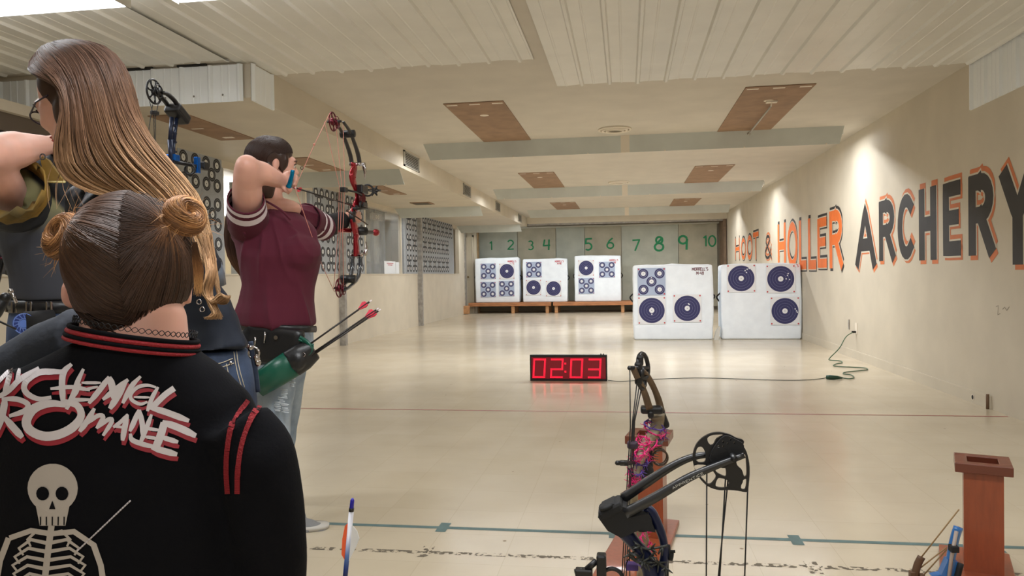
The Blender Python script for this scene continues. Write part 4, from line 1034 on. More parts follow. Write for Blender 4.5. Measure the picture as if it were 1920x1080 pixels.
def sm2(pts, n=4):
    P = [Vector((x, y, 0)) for x, y in pts]; N = len(P); out = []
    for i in range(N):
        a, b, c, d = P[i-1], P[i], P[(i+1) % N], P[(i+2) % N]
        for k in range(n):
            t = k/n; q = .5*((2*b)+(c-a)*t+(2*a-5*b+4*c-d)*t*t+(3*b-a-3*c+d)*t**3); out.append((q.x, q.y))
    return out
outl = z4(sm2([(640, 145), (520, 160), (400, 225), (320, 320), (280, 440), (285, 560), (330, 700), (420, 820), (520, 890), (640, 922), (760, 920), (880, 930), (985, 948), (1020, 930), (1035, 820), (1045, 700), (1040, 560), (1005, 410), (960, 320), (970, 270), (940, 238), (870, 222), (780, 175)], 3))
holes = [z4(sm2(h, 3)) for h in ([(475, 225), (530, 185), (620, 175), (700, 180), (600, 230), (555, 310), (500, 300)],
    [(315, 500), (320, 420), (345, 350), (400, 340), (440, 400), (455, 470), (440, 545), (360, 550)],
    [(300, 590), (480, 590), (560, 680), (590, 740), (560, 800), (500, 845), (430, 790), (350, 700)],
    [(585, 650), (640, 618), (715, 620), (728, 735), (680, 728), (610, 690)], [(610, 775), (650, 760), (740, 785), (770, 830), (740, 888), (640, 892), (585, 860)],
    [(865, 520), (900, 480), (980, 440), (1000, 560), (1005, 720), (970, 735), (940, 650), (880, 590)], [(960, 785), (1000, 775), (1000, 860), (980, 915), (935, 905), (930, 860), (950, 820)])]
holes += [z4([(cx+13*cos(a), cy+18*sin(a)) for a in [k*pi/4 for k in range(8)]]) for cx, cy in ((678, 258), (740, 278), (778, 225), (828, 272), (676, 316), (618, 318))]
plate(outl, holes, .007, M['black'], 'cam', 0., root)
m = MB().tube([q4(1260+640/7.2, 790+450/7.2, -.012), q4(1260+640/7.2, 790+450/7.2, -.004)], .017, 20).tube([q4(1372, 852, -.035), q4(1372, 852, .03)], .006, 10)
m.build('axle', M['black'], root)
plate(z4(sm2([(500, 480), (560, 330), (700, 180), (860, 230), (960, 310), (900, 480), (760, 560), (700, 610), (600, 590), (540, 560)], 3)), [z4([(cx+13*cos(a), cy+18*sin(a)) for a in [k*pi/4 for k in range(8)]]) for cx, cy in ((678, 258), (740, 278), (778, 225), (828, 272), (676, 316), (618, 318))], .006, M['blackmat'], 'cam_module', -.009, root)
for dy, pts in ((.02, ((1168, 940), (1210, 912), (1260, 880), (1300, 862), (1345, 855))), (-.02, ((1172, 956), (1230, 925), (1290, 890), (1340, 868), (1392, 848)))):
    MB().tube(smoothpath([q4(x, y, dy) for x, y in pts], 6), lerpn([.009, .009, .0085, .008, .008], 6), 4, flat=lerpn([.012, .011, .009, .0075, .006], 6), axis=(0, 1, 0)).build('limb', mat('limb_black', (30, 30, 32), .35, coat=.3), root)
# small lettering on the front limb, runs along it
LA = Vector(q4(1258, 905, -.027)); LB = Vector(q4(1335, 867, -.027)); du = (LB-LA).normalized(); dv = Vector((-du.z, 0, du.x))
m = MB(); m.nudge = Vector((0, -.00003, 0)); text(m, 'ARENTICE', lambda u, v: LA+du*u+dv*(v-.002)+Vector((0, -.004, 0)), h=.0042, w=.16, sx=2.2, capsq=0)
GL['P'] = [[(0, 0), (0, 1)], [(0, 1), (.28, 1)]+arc(.28, .74, .25, .26, 90, -90)+[(0, .48)]]
m = MB(); m.nudge = Vector((0, -.00003, 0)); text(m, 'APPRENTICE', lambda u, v: LA+du*u+dv*(v-.004)+Vector((0, -.0035, 0)), h=.0042, w=.18, sx=2.1, capsq=0)
m.build('limb_lettering', mat('pale_ink', (190, 190, 185), .6), root)
m = MB().prism([q4(x, y) for x, y in ((1128, 948), (1150, 937), (1175, 945), (1182, 962), (1215, 955), (1228, 990), (1200, 985), (1165, 1000), (1140, 987), (1122, 962))], (0, .05, 0))
m.bbox(q4(1146, 952), .024, .028, .010, Matrix.Rotation(-.5, 3, 'Y'), bev=.3); m.tube([q4(1138, 946, -.02), q4(1136, 941, -.02)], .014, 12)
m.build('limb_pocket', M['blackmat'], root)
nr = M['navyriser']
m = MB()
m.tube(smoothpath([q4(x, y) for x, y in ((1152, 975), (1172, 998), (1195, 1025), (1212, 1048), (1225, 1085), (1230, 1130), (1222, 1180), (1210, 1240))], 4), [s4(v) for v in lerpn([18, 14, 12, 15, 19, 16, 14, 16], 4)], 8, flat=.016, axis=(1, 0, 0))
m.tube(smoothpath([q4(x, y) for x, y in ((1210, 950), (1222, 962), (1234, 985), (1243, 1010), (1246, 1040), (1240, 1070), (1230, 1100))], 4), [s4(v) for v in lerpn([8, 10, 9, 8, 8, 9, 10], 4)], 8, flat=.016, axis=(1, 0, 0))
m.build('riser', nr, root)
m = MB().tube([q4(1204, 972, -.024), q4(1204, 972, .02)], .018, 18); d_ = m.build('dampener', M['blackmat'], root)
MB().disc(q4(1204, 972, -.0248), FN, 0, .005, 12).build('dampener_bolt', M['chrome'], d_)
for x0, y0_, x1_, y1_ in ((1326, 875, 1325, 1090), (1361, 900, 1350, 1090), (1366, 900, 1347, 1090), (1403, 915, 1397, 1090)):
    a = q4(x0, y0_, .006); b = q4(x1_, y1_, .006); MB().tube([a, b, b+Vector((0, 0, -.32))], .0014, 5).build('string', M['blackstring'], root)
for k, pts in enumerate((((1178, 1022), (1186, 1036), (1196, 1045), (1212, 1040), (1225, 1030)), ((1190, 1010), (1210, 1020), (1232, 1018), (1250, 1014)), ((1198, 1048), (1225, 1045), (1240, 1050), (1252, 1062)))):
    rnd = random.Random(k); P_ = smoothpath([q4(x, y, -.024) for x, y in pts], 4); m = MB().tube(P_, .0022, 6)
    for i in range(2, len(P_), 4):
        for j in range(4):
            d = Vector((rnd.uniform(-1, 1), rnd.uniform(-.8, .3), rnd.uniform(-1, 1))).normalized(); m.tube([P_[i], P_[i]+d*.016], [.003, .0008], 5)
    m.build('spiky_wrap', mat('black_green_rubber', (42, 44, 40), .5), root)
m = MB().tube([q4(1252, 1022), q4(1254, 1046)], .005, 8).tube([q4(1246, 1034), q4(1266, 1034)], .0028, 6).tube([q4(1254, 1042), q4(1262, 1044)], .008, 8).tube([q4(1250, 1046), q4(1250, 1080)], .004, 6); m.build('arrow_rest', M['blackmat'], root)
s_ = MB().bbox(q4(1128, 1068), .009, .012, .03, bev=.2).tube([q4(1128, 1085), q4(1180, 1110), q4(1215, 1120)], .008, 8).bbox(q4(1095, 1074), .016, .01, .008).tube([q4(1078, 1073), q4(1092, 1070)], .006, 10).tube([q4(1100, 1068), q4(1118, 1052)], .006, 6).build('sight', M['black'], root)
MB().ring(q4(1148, 1086), FN, .02, .004, 24, 8).build('sight_ring', M['black'], s_)
MB().bbox(q4(1185, 1073, .03), .012, .01, .006).build('purple_dampener', pu, root)
MB().tube(smoothpath([q4(x, y, .02) for x, y in ((1174, 1080), (1174, 1065), (1183, 1052), (1196, 1047))], 4), .0012, 5).build('sight_cord', M['blackmat'], root)
# lower half, below the frame
m = MB()
for dy in (-.02, .02): m = MB().tube(smoothpath([q4(1205, 1262, dy), q4(1250, 1310, dy), q4(1320, 1345, dy), q4(1385, 1360, dy)], 5), .009, 4, flat=.009, axis=(0, 1, 0)).build('limb', M['blackmat'], root)
MB().ring(q4(1365, 1352), FN, .042, .005, 24, 6).build('cam', M['black'], root)
MB().bbox(q4(1208, 1262), .02, .026, .02).build('limb_pocket', M['blackmat'], root)
# ---- light blue bow lying beside the second stand
def q5(px, py, dy=0.): return at(px, py, 2.5)+Vector((0, dy, 0))
root = empty('small_bow', tuple(hit(1770, 1150, 2, 0)), 'light blue bow with tan strings leaning beside the right quiver stand', 'bow')
lb = mat('light_blue_gloss', (52, 112, 178), .2, coat=.4)
m = MB().tube(smoothpath([q5(x, y) for x, y in ((1797, 988), (1790, 1010), (1783, 1045), (1776, 1090), (1772, 1150), (1780, 1200))], 4), .010, 8, flat=.014, axis=(0, 1, 0)); m.build('riser', lb, root)
MB().tube([q5(1788, 992, -.02), q5(1779, 1040, -.02), q5(1771, 1100, -.02)], .006, 6).build('pale_rod', mat('tan_rod', (165, 150, 140), .4), root)
MB().bbox(q5(1783, 1024, -.02), .012, .014, .010).build('clamp', M['blackmat'], root)
m = MB().prism([q5(x, y) for x, y in ((1774, 1046), (1795, 1052), (1790, 1075), (1780, 1095), (1755, 1095), (1745, 1078), (1762, 1074))], (0, .03, 0)); m.build('limb_pocket', lb, root)
MB().tube(smoothpath([q5(1796, 1052, -.02), q5(1790, 1075, -.02), q5(1782, 1100, -.02)], 3), .009, 8).build('limb_dampener', M['blackmat'], root)
m = MB().tube(smoothpath([q5(x, y) for x, y in ((1728, 1044), (1720, 1060), (1716, 1080), (1715, 1110))], 4), .007, 8, flat=.012, axis=(0, 1, 0)); m.bbox(q5(1710, 1078), .008, .01, .012).bbox(q5(1728, 1083), .008, .01, .012); m.build('cam', mat('brown_cam', (92, 66, 46), .5), root)
tn = mat('tan_string', (140, 112, 74), .7)
for a, b in (((1798, 955), (1728, 1044)), ((1775, 1026), (1722, 1068)), ((1775, 1030), (1732, 1078)), ((1718, 1090), (1725, 1180))): MB().tube([q5(*a), q5(*b)], .0022, 5).build('string', tn, root)
# ---- foreground arrow standing in a quiver, white blue shaft
a = at(661, 934, 1.0); b = at(647, 1085, 1.0); d = (b-a).normalized()
root = empty('arrow', (b+d*.6)[:], 'white and blue arrow with orange and white vanes upright in the foreground', 'arrow')
MB().tube([a, a+d*.003, a+d*.012, a+d*.02], [.0012, .0028, .003, .0034], 10).build('nock', mat('blue_nock', (36, 30, 150), .25), root)
sm_ = mat('shaft_blue_white', (215, 215, 222), .3)
ntt = sm_.node_tree; g = ntt.nodes.new('ShaderNodeNewGeometry'); sx = ntt.nodes.new('ShaderNodeSeparateXYZ'); mr = ntt.nodes.new('ShaderNodeValToRGB')
mr2 = ntt.nodes.new('ShaderNodeMapRange'); mr2.inputs[1].default_value = b.z; mr2.inputs[2].default_value = a.z
ntt.links.new(g.outputs['Position'], sx.inputs[0]); ntt.links.new(sx.outputs[2], mr2.inputs[0]); ntt.links.new(mr2.outputs[0], mr.inputs[0])
el = mr.color_ramp.elements; el[0].position = .0; el[0].color = rgb(22, 26, 60); el[1].position = .55; el[1].color = rgb(220, 220, 228)
e = el.new(.3); e.color = rgb(90, 120, 175); e = el.new(.12); e.color = rgb(26, 50, 120)
ntt.links.new(mr.outputs[0], ntt.nodes['Principled BSDF'].inputs['Base Color'])
MB().tube([a+d*.019, b, b+d*.62], .0035, 12).build('shaft', sm_, root)
MB().tube([a+d*.014, a+d*.019], .0037, 12).build('nock_band', M['black'], root)
for side, col, nm in ((-1, (238, 96, 50), 'orange vane'), (1, (236, 236, 236), 'white vane')):
    u = Vector((side, -.15 if side > 0 else -.5, 0)).normalized(); s = a+d*.038
    if side > 0: poly = [s+u*.003, s+u*.012+d*.008, s+u*.0165+d*.018, s+u*.013+d*.03, s+u*.0035+d*.052]
    else: poly = [s-d*.004+u*.002, s+u*.007+d*.001, s+u*.009+d*.02, s+u*.008+d*.042, s+u*.002+d*.052]
    o = MB().prism(poly, (0, .0008, 0)).build('vane', mat('vane_'+nm[:5], col, .5), root); o['label'] = nm
# ================================================================ people
skin1 = mat('skin_light', (220, 166, 146), .5, var=.05, vscale=9, sheen=.1)
for k_, m_ in (('s', skin1),):
    b_ = m_.node_tree.nodes['Principled BSDF']; b_.inputs['Subsurface Weight'].default_value = .15; b_.inputs['Subsurface Radius'].default_value = (.02, .008, .004)
M['lip'] = mat('lips', (190, 95, 90), .45); M['nail'] = mat('red_nail', (215, 50, 50), .2)
M['eyew'] = mat('eye_white', (225, 220, 215), .2); M['iris'] = mat('iris_brown', (48, 32, 24), .2)
def hairmat(name, stops, rough=.42, dark=.55):
    m = bpy.data.materials.new(name); m.use_nodes = True; nt = m.node_tree; L = nt.links.new; b = nt.nodes['Principled BSDF']
    at_ = nt.nodes.new('ShaderNodeAttribute'); at_.attribute_name = 't'
    rn = nt.nodes.new('ShaderNodeAttribute'); rn.attribute_name = 'rnd'
    r = nt.nodes.new('ShaderNodeValToRGB'); el = r.color_ramp.elements
    el[0].position = stops[0][0]; el[0].color = rgb(*stops[0][1]); el[1].position = stops[-1][0]; el[1].color = rgb(*stops[-1][1])
    for p, c in stops[1:-1]: e = el.new(p); e.color = rgb(*c)
    L(at_.outputs['Fac'], r.inputs[0])
    hv = nt.nodes.new('ShaderNodeHueSaturation'); mr = nt.nodes.new('ShaderNodeMapRange'); mr.inputs[3].default_value = dark; mr.inputs[4].default_value = 1.35
    L(rn.outputs['Fac'], mr.inputs[0]); L(mr.outputs[0], hv.inputs['Value']); L(r.outputs[0], hv.inputs['Color']); L(hv.outputs[0], b.inputs['Base Color'])
    b.inputs['Roughness'].default_value = rough; b.inputs['Specular IOR Level'].default_value = .3
    return m
def strands(name, paths, rad, mt, parent, t0=0., t1=1., seed=1, tv=None):
    """many thin tapered hairs in one mesh; attributes t (root to tip) and rnd (per hair)"""
    rnd = random.Random(seed); V = []; F = []; T = []; Rn = []
    for k, P_ in enumerate(paths):
        n = len(P_); q = rnd.random(); o = len(V); ref = None
        for i, p in enumerate(P_):
            t = (P_[min(i+1, n-1)]-P_[max(i-1, 0)]); 
            if t.length < 1e-9: t = Vector((0, 0, 1))
            t.normalize(); u = t.orthogonal() if ref is None else ref-t*ref.dot(t)
            if u.length < 1e-6: u = t.orthogonal()
            u.normalize(); ref = u; w = t.cross(u); f_ = i/(n-1); rr = rad*(1-.75*f_**3)*(.75+.5*q)
            for a in (0, 2.094, 4.189): V.append(p+u*(cos(a)*rr)+w*(sin(a)*rr)); T.append(tv[k][i] if tv else t0+(t1-t0)*f_); Rn.append(q)
        for i in range(n-1):
            for a in range(3): F.append((o+i*3+a, o+i*3+(a+1) % 3, o+i*3+3+(a+1) % 3, o+i*3+3+a))
    me = bpy.data.meshes.new(name); me.from_pydata(V, [], F); me.materials.append(mt)
    for nm, arr in (('t', T), ('rnd', Rn)):
        a = me.attributes.new(nm, 'FLOAT', 'POINT'); a.data.foreach_set('value', arr)
    me.polygons.foreach_set('use_smooth', [True]*len(F)); me.update()
    o = bpy.data.objects.new(name, me); COL.objects.link(o); o.parent = parent; o.location = -worldof(parent); return o
def setattrs(o, tf, rf=None):
    me = o.data
    a = me.attributes.new('t', 'FLOAT', 'POINT'); a.data.foreach_set('value', [tf(v.co) for v in me.vertices])
    a = me.attributes.new('rnd', 'FLOAT', 'POINT'); a.data.foreach_set('value', [(rf(v.co) if rf else .35) for v in me.vertices])
def frame(f, u):
    f = Vector(f).normalized(); u = Vector(u); u = (u-f*u.dot(f)).normalized(); r = f.cross(u); return f, u, r
def head_vol(m, c, f, u, s=1., nose=True, ears=(1, 1)):
    """face, skull and ears as overlapping volumes in the head's own frame"""
    f, u, r = frame(f, u); c = Vector(c); B = Matrix((f, r, u)).transposed()
    P = lambda a, b, d: c+f*(a*s)+r*(b*s)+u*(d*s)
    m.ell(P(-.012, 0, .03), .094*s, .075*s, .092*s, B, 24)
    m.ell(P(.04, 0, -.02), .058*s, .064*s, .085*s, B, 20)
    m.ell(P(.045, 0, -.065), .045*s, .052*s, .045*s, B, 16)
    m.ell(P(.072, 0, -.098), .022*s, .026*s, .018*s, B, 12)
    m.ell(P(.083, 0, .03), .016*s, .05*s, .02*s, B, 12)
    for q in (-1, 1):
        m.ell(P(.066, q*.034, -.03), .026*s, .024*s, .024*s, B, 12)
        m.tube([P(.0, q*.055, -.06), P(.05, q*.035, -.095)], .018*s, 8); m.tube([P(.082, q*.018, .014), P(.090, q*.031, .015), P(.078, q*.046, .010)], .0055*s, 8)
        if ears[0 if q < 0 else 1]:
            m.ell(P(-.005, q*.078, -.003), .017*s, .007*s, .030*s, B, 12); m.ell(P(-.008, q*.079, -.028), .009*s, .006*s, .011*s, B, 10)
    m.tube([P(.090, 0, .018), P(.104, 0, -.008), P(.113, 0, -.026)], [.008*s, .009*s, .0125*s], 10)
    m.ell(P(.100, .010, -.030), .010*s, .007*s, .007*s, B, 8); m.ell(P(.100, -.010, -.030), .010*s, .007*s, .007*s, B, 8)
    m.ell(P(.092, 0, -.060), .012*s, .024*s, .012*s, B, 10)
    return P, B
def face_parts(P, B, s, root, side=(1, -1)):
    m = MB(); m.ell(P(.101, 0, -.054), .008*s, .021*s, .0045*s, B, 12); m.ell(P(.100, 0, -.063), .008*s, .019*s, .0052*s, B, 12); m.build('lips', M['lip'], root)
    for q in side:
        e = MB().ell(P(.0815, q*.030, .004), .0115*s, .0115*s, .009*s, B, 14).build('eye', M['eyew'], root)
        MB().ell(P(.0905, q*.030, .003), .0035*s, .0055*s, .0055*s, B, 10).build('iris', M['iris'], e)
        MB().tube([P(.088, q*.016, .012), P(.0965, q*.031, .016), P(.083, q*.047, .009)], .0022*s, 6).build('eyelid', M['iris'], root)
        MB().tube([P(.098, q*.014, .026), P(.099, q*.03, .031), P(.085, q*.047, .026)], .0028*s, 6).build('eyebrow', mat('brow', (70, 48, 36), .7), root)
def loft(m, rings, n=24):
    """rings: (centre, half width vector, half depth vector)"""
    vs = []
    for c, a, b in rings:
        for k in range(n):
            t = 2*pi*k/n; vs.append(Vector(c)+Vector(a)*cos(t)+Vector(b)*sin(t))
    N = len(rings); fs = [(i*n+k, i*n+(k+1) % n, (i+1)*n+(k+1) % n, (i+1)*n+k) for i in range(N-1) for k in range(n)]
    fs += [tuple(range(n))[::-1], tuple((N-1)*n+k for k in range(n))]
    return m.add(vs, fs, 0, True)
def finger(m, pts, r0=.0085, r1=.0062):
    P_ = smoothpath(pts, 3); n = len(P_); m.tube(P_, [r0+(r1-r0)*i/(n-1) for i in range(n)], 8); m.ell(P_[-1], r1*1.02, n=8); return m
def wr(px, Y): return px/FPX*Y
def folds(amp, sc, seed=0, st=(1, 1, .35)):
    return lambda p, n: amp*(noise.noise(Vector((p.x*sc*st[0]+seed, p.y*sc*st[1], p.z*sc*st[2])))+.4*noise.noise(Vector((p.x*sc*2.3*st[0], p.y*sc*2.3+seed, p.z*sc*2.3*st[2]))))
maroon = mat('maroon_jersey', (86, 29, 45), .85, bump=.05, bscale=200, sheen=.06, spec=.25)
white_ = mat('white_stripe_cloth', (226, 215, 220), .8)
# ---------------------------------------------------------------- archer in maroon
YG = 3.12
gfoot = hit(575, 1000, 2, 0)
G = empty('person', (gfoot.x-.1, 3.1, 0), 'archer in a maroon top with white sleeve stripes drawing a red bow', 'person')
m = MB(); hc = at(511, 311, 3.14); gf = Vector((.76, .65, -.06)); gu = Vector((.05, 0, 1))
P, B = head_vol(m, hc, gf, gu, 1.0, ears=(1, 1))
m.tube([P(-.02, 0, -.04), at(505, 372, 3.13), at(508, 400, 3.13)], [.058, .058, .07], 14)
m.ell(at(520, 392, 3.16), .11, .09, .05)
sh = at(466, 418, 3.02); el = at(462, 318, 2.80); wrp = at(530, 341, 2.98)
m.tube(smoothpath([sh, sh.lerp(el, .5), el], 4), lerpn([.06, .062, .053], 4), 14)
m.ell(at(463, 311, 2.79), .050)
m.tube(smoothpath([el, el.lerp(wrp, .4)+Vector((0, 0, .006)), wrp], 4), lerpn([.052, .050, .030], 4), 14)
m.tube([wrp, at(541, 337, 3.00)], [.030, .034], 12); m.ell(at(541, 337, 3.0), .030, .036, .038)
# right hand fingers curled over the release
for k, (a, b_, c_) in enumerate((((541, 324), (551, 320), (556, 327)), ((543, 331), (556, 330), (557, 338)), ((543, 339), (556, 338), (555, 345)), ((542, 346), (552, 346), (552, 351)))):
    finger(m, [at(*a, 2.985), at(*b_, 2.95), at(*c_, 2.985)])
finger(m, [at(530, 350, 2.97), at(536, 357, 2.96), at(541, 362, 2.98)], .010, .008)
# left arm
ls = at(574, 410, 3.32); le = at(612, 424, 3.50); lw = at(650, 409, 3.68); lh = at(664, 403, 3.755)
m.tube(smoothpath([ls, le, lw], 5), lerpn([.056, .050, .029], 5), 14)
m.tube([lw, lh], [.029, .032], 12); m.ell(lh, .028, .04, .034)
for k in range(4):
    yy = 398+k*5.2; finger(m, [at(667, yy, 3.74), at(673+k*.3, yy+.5, 3.77), at(675, yy+2, 3.81), at(669, yy+3, 3.83)], .0088, .007)
finger(m, [at(659, 394, 3.73), at(664, 389, 3.77), at(671, 391, 3.80)], .0095, .0075)
body = organic('body', m, .0055, 5, skin1, G, soft=((at(463, 322, 2.80), .105, 40),))
face_parts(P, B, 1., G)
for c_ in ((557, 338), (555, 346), (552, 352)): MB().ell(at(*c_, 2.972), .0045, .004, .006).build('nail', M['nail'], G)
# shirt
RX = RT.normalized(); DP = Vector((-.15, .988, 0))
m = MB(); rr = []
for y, cx_, hw, dep, Y in ((385, 503, 30, .05, 3.14), (400, 507, 56, .10, 3.14), (416, 511, 70, .135, 3.14), (440, 515, 80, .15, 3.14), (462, 521, 82, .155, 3.13), (482, 524, 82, .155, 3.12), (508, 524, 77, .145, 3.12), (535, 523, 70, .14, 3.12), (565, 521, 71, .145, 3.12), (585, 519, 75, .158, 3.12), (603, 520, 76, .165, 3.12), (610, 520, 75, .163, 3.12)):
    rr.append((at(cx_, y, Y), RX*wr(hw, Y), DP*dep))
loft(m, rr, 28)
m.ell(at(556, 478, 3.10), .102, .12, .10)
m.tube([at(480, 422, 3.06), sh, at(464, 405, 2.97)], [.08, .083, .080], 14)
m.tube([at(555, 415, 3.27), ls, at(590, 420, 3.40)], [.075, .07, .064], 14)
def gdisp(p, n):
    fr = lambda x: (1-abs(sin(x)))**2.5
    c0 = at(498, 378, 3.0); d = Vector((p.x-c0.x, 0, p.z-c0.z)); ang = math.atan2(d.z, d.x); L = d.length
    a = folds(.006, 7, 3, (1, 1, .3))(p, n)
    w = noise.noise(p*4.0)
    a += .013*fr(ang*7.5+w*1.6)*max(0, 1-abs(L-.20)/.22)
    low = max(0, min(1, (at(520, 505, 3.1).z-p.z)*6))
    a += .016*fr(p.x*22+p.y*9+noise.noise(Vector((p.x*3, p.y*3, p.z*2)))*2.2)*low
    return a
shirt = organic('shirt', m, .0066, 12, maroon, G, disp=gdisp)
# open sleeves with stripes
def sleeve(pts, rads, name, root, mt, stripes=(), thick=.004, n=28, wob=.0, fl=None, ax=None):
    P_ = smoothpath(pts, 6); R_ = lerpn(rads, 6); m = MB(); F_ = lerpn(fl, 6) if fl else None
    m.tube(P_, R_, n, cap=False, flat=F_, axis=ax)
    if wob:
        m.v = [tuple(Vector(v)+Vector((0, 0, wob*sin(i*1.7)*(i//n)/len(P_)))) for i, v in enumerate(m.v)]
    N = len(P_)
    for j, (a, b_) in enumerate(stripes):
        for i in range(len(m.f)):
            q = (i//n)/(N-1)
            if a <= q < b_: m.m[i] = 1
    o = m.build(name, mt, root); s_ = o.modifiers.new('thickness', 'SOLIDIFY'); s_.thickness = thick; s_.offset = 0
    return o
sleeve([at(468, 424, 3.04), at(465, 408, 2.99), at(462, 388, 2.93), at(461, 372, 2.88)], [.086, .085, .078, .072], 'sleeve', G, [maroon, white_], ((.55, .68), (.8, .93)))
sleeve([at(572, 411, 3.30), at(584, 416, 3.38), at(596, 422, 3.44), at(608, 427, 3.50)], [.074, .07, .066, .064], 'sleeve', G, [maroon, white_], ((.36, .5), (.64, .8)))
# neckline scarf of skin shows above: v-neck trim
MB().tube(smoothpath([at(486, 372, 3.03), at(504, 380, 3.0), at(528, 395, 3.0), at(545, 412, 3.02)], 5), .0045, 6).build('neck_trim', maroon, G)
# arm guard
ag = sleeve([at(611, 424, 3.50), at(626, 420, 3.565), at(642, 413, 3.63)], [.056, .050, .043], 'arm_guard', G, M['blackmat'], thick=.005)
gm = mat('green_mesh', (60, 150, 60), .6)
for k in range(6):
    MB().tube([at(616, 418+k*4, 3.50)+Vector((0, -.045, 0)), at(628, 416+k*3.7, 3.53)+Vector((0, -.045, 0)), at(638, 413+k*3.4, 3.57)+Vector((0, -.035, 0))], .0028, 6).build('guard_stripe', gm, ag)
# hair: sleek cap, then the long tail down the back
dkh = hairmat('dark_brown_hair', [(0, (58, 44, 40)), (.6, (64, 44, 34)), (1, (120, 80, 52))], .32, .7)
m = MB(); 
m.ell(P(-.022, 0, .038), .094, .083, .092, B, 24); m.ell(P(.0, 0, .06), .085, .075, .07, B, 20); m.ell(P(-.05, 0, -.03), .055, .07, .08, B, 16); m.ell(P(-.03, .02, -.085), .05, .055, .06, B, 14); m.ell(P(-.04, .055, -.03), .03, .022, .05, B, 12); m.ell(P(.030, .058, .020), .026, .020, .045, B, 12); m.ell(P(.026, .066, -.008), .010, .010, .030, B, 12); m.tube([P(-.03, .052, .0), at(500, 345, 3.09), at(499, 372, 3.09)], [.03, .042, .034], 12); m.ell(P(-.05, .0, .03), .075, .078, .085, B, 16)
m.tube(smoothpath([P(-.075, 0, .0), P(-.085, .01, -.08), at(455, 390, 3.19), at(446, 440, 3.20), at(449, 480, 3.19), at(459, 508, 3.18), at(464, 524, 3.17)], 4), lerpn([.06, .065, .06, .055, .048, .034, .01], 4), 12)
hcap = organic('hair', m, .007, 4, dkh, G); gtop = at(0, 240, 3.1).z; gbot = at(0, 525, 3.1).z
setattrs(hcap, lambda p: max(0, min(1, (gtop-p.z)/(gtop-gbot))))
rnd = random.Random(3); paths = []
f_, u_, r_ = frame(gf, gu)
cbv = BVHTree.FromPolygons([v.co.copy() for v in hcap.data.vertices], [tuple(p.vertices) for p in hcap.data.polygons])
for k in range(2600):
    q = rnd.uniform(-.97, .97); sq = math.sqrt(1-q*q); a0 = radians(rnd.uniform(15, 45)); a1 = radians(rnd.uniform(175, 225)); pts = []
    j = rnd.uniform(.0004, .0022)
    for i in range(11):
        a = a0+(a1-a0)*i/10
        p = P(-.020+.100*sq*cos(a), q*.092, .038+.100*sq*sin(a)-.03*abs(q)*(1-cos(a))*.5)
        h, n_, _, _ = cbv.find_nearest(p)
        pts.append(h+n_*j)
    paths.append(pts)
strands('hair_strands', paths, .0009, dkh, G, 0, .25, 6)
tails = []
for k in range(900):
    a = rnd.uniform(0, 2*pi); w_ = math.sqrt(rnd.random()); pts = []
    ctr = [P(-.075, 0, .0), P(-.085, .01, -.08), at(455, 390, 3.19), at(446, 440, 3.20), at(449, 480, 3.19), at(459, 508, 3.18), at(466+rnd.uniform(-4, 3), 522+rnd.uniform(-14, 8), 3.17)]
    rd = [.062, .066, .062, .057, .05, .036, .012]
    for c_, r2 in zip(ctr, rd): pts.append(c_+Vector((cos(a)*r2*(.85+.2*w_), sin(a)*r2*(.85+.2*w_), 0)))
    tails.append(smoothpath(pts, 2))
strands('hair_strands', tails, .0011, dkh, G, 0, 1, 5)
# release aid in the right hand
RL = empty('release_aid', tuple(at(546, 334, 2.955)), 'shiny blue cyan release aid held at the cheek of the maroon archer', 'release aid')
MB().tube(smoothpath([at(549, 319, 2.93), at(547, 330, 2.93), at(543, 345, 2.935), at(541, 350, 2.94)], 4), lerpn([.0085, .0085, .010, .012], 4), 12).build('body', M['cyanal'], RL)
MB().tube([at(541, 349, 2.94), at(553, 352, 3.05)], .004, 8).build('hook', M['cyanal'], RL)
# trousers, belt pouch and shoes
jeans = mat('light_ripped_jeans', (120, 136, 152), .85, c2=(166, 178, 190), vscale=9, bump=.2, bscale=60)
m = MB()
loft(m, [(at(522, 585, 3.12), RX*.15, DP*.125), (at(522, 625, 3.12), RX*.155, DP*.13), (at(522, 668, 3.12), RX*.16, DP*.135), (at(521, 690, 3.12), RX*.155, DP*.13)])
m.tube(smoothpath([at(515, 670, 3.08), at(512, 790, 3.06), at(520, 880, 3.02), at(548, 968, 2.96)], 4), lerpn([.105, .078, .06, .052], 4), 14)
m.tube(smoothpath([at(534, 670, 3.2), at(528, 800, 3.24), at(515, 890, 3.27), at(505, 960, 3.3)], 4), lerpn([.10, .074, .058, .05], 4), 14)
organic('jeans', m, .010, 4, jeans, G, disp=folds(.006, 12, 9, (1, 1, .8)))
rag = mat('frayed_threads', (205, 212, 218), .9)
for k, (x, y) in enumerate(((533, 738), (528, 752), (535, 764), (520, 762), (548, 716))):
    c_ = at(x, y, 2.985); m = MB(); rn2 = random.Random(k)
    for j in range(7): 
        z = c_.z+.012*(j-3)*.5; m.tube([Vector((c_.x-.018*rn2.uniform(.5, 1), c_.y, z)), Vector((c_.x+.018*rn2.uniform(.5, 1), c_.y-.004, z+rn2.uniform(-.004, .004)))], .002, 5)
    m.build('frayed_rip', rag, G)
m = MB(); sc = at(575, 988, 2.94)
sg = Vector((.93, .25, 0)).normalized(); 
m.ell(sc+Vector((-.02, -.005, -.002)), .085, .045, .04); m.ell(sc+Vector((.035, .01, -.012)), .055, .042, .028); m.tube([at(553, 965, 2.96), sc+Vector((-.05, 0, .01))], .046, 12)
organic('shoe', m, .006, 4, mat('grey_shoe', (132, 132, 132), .8, bump=.3, bscale=300), G)
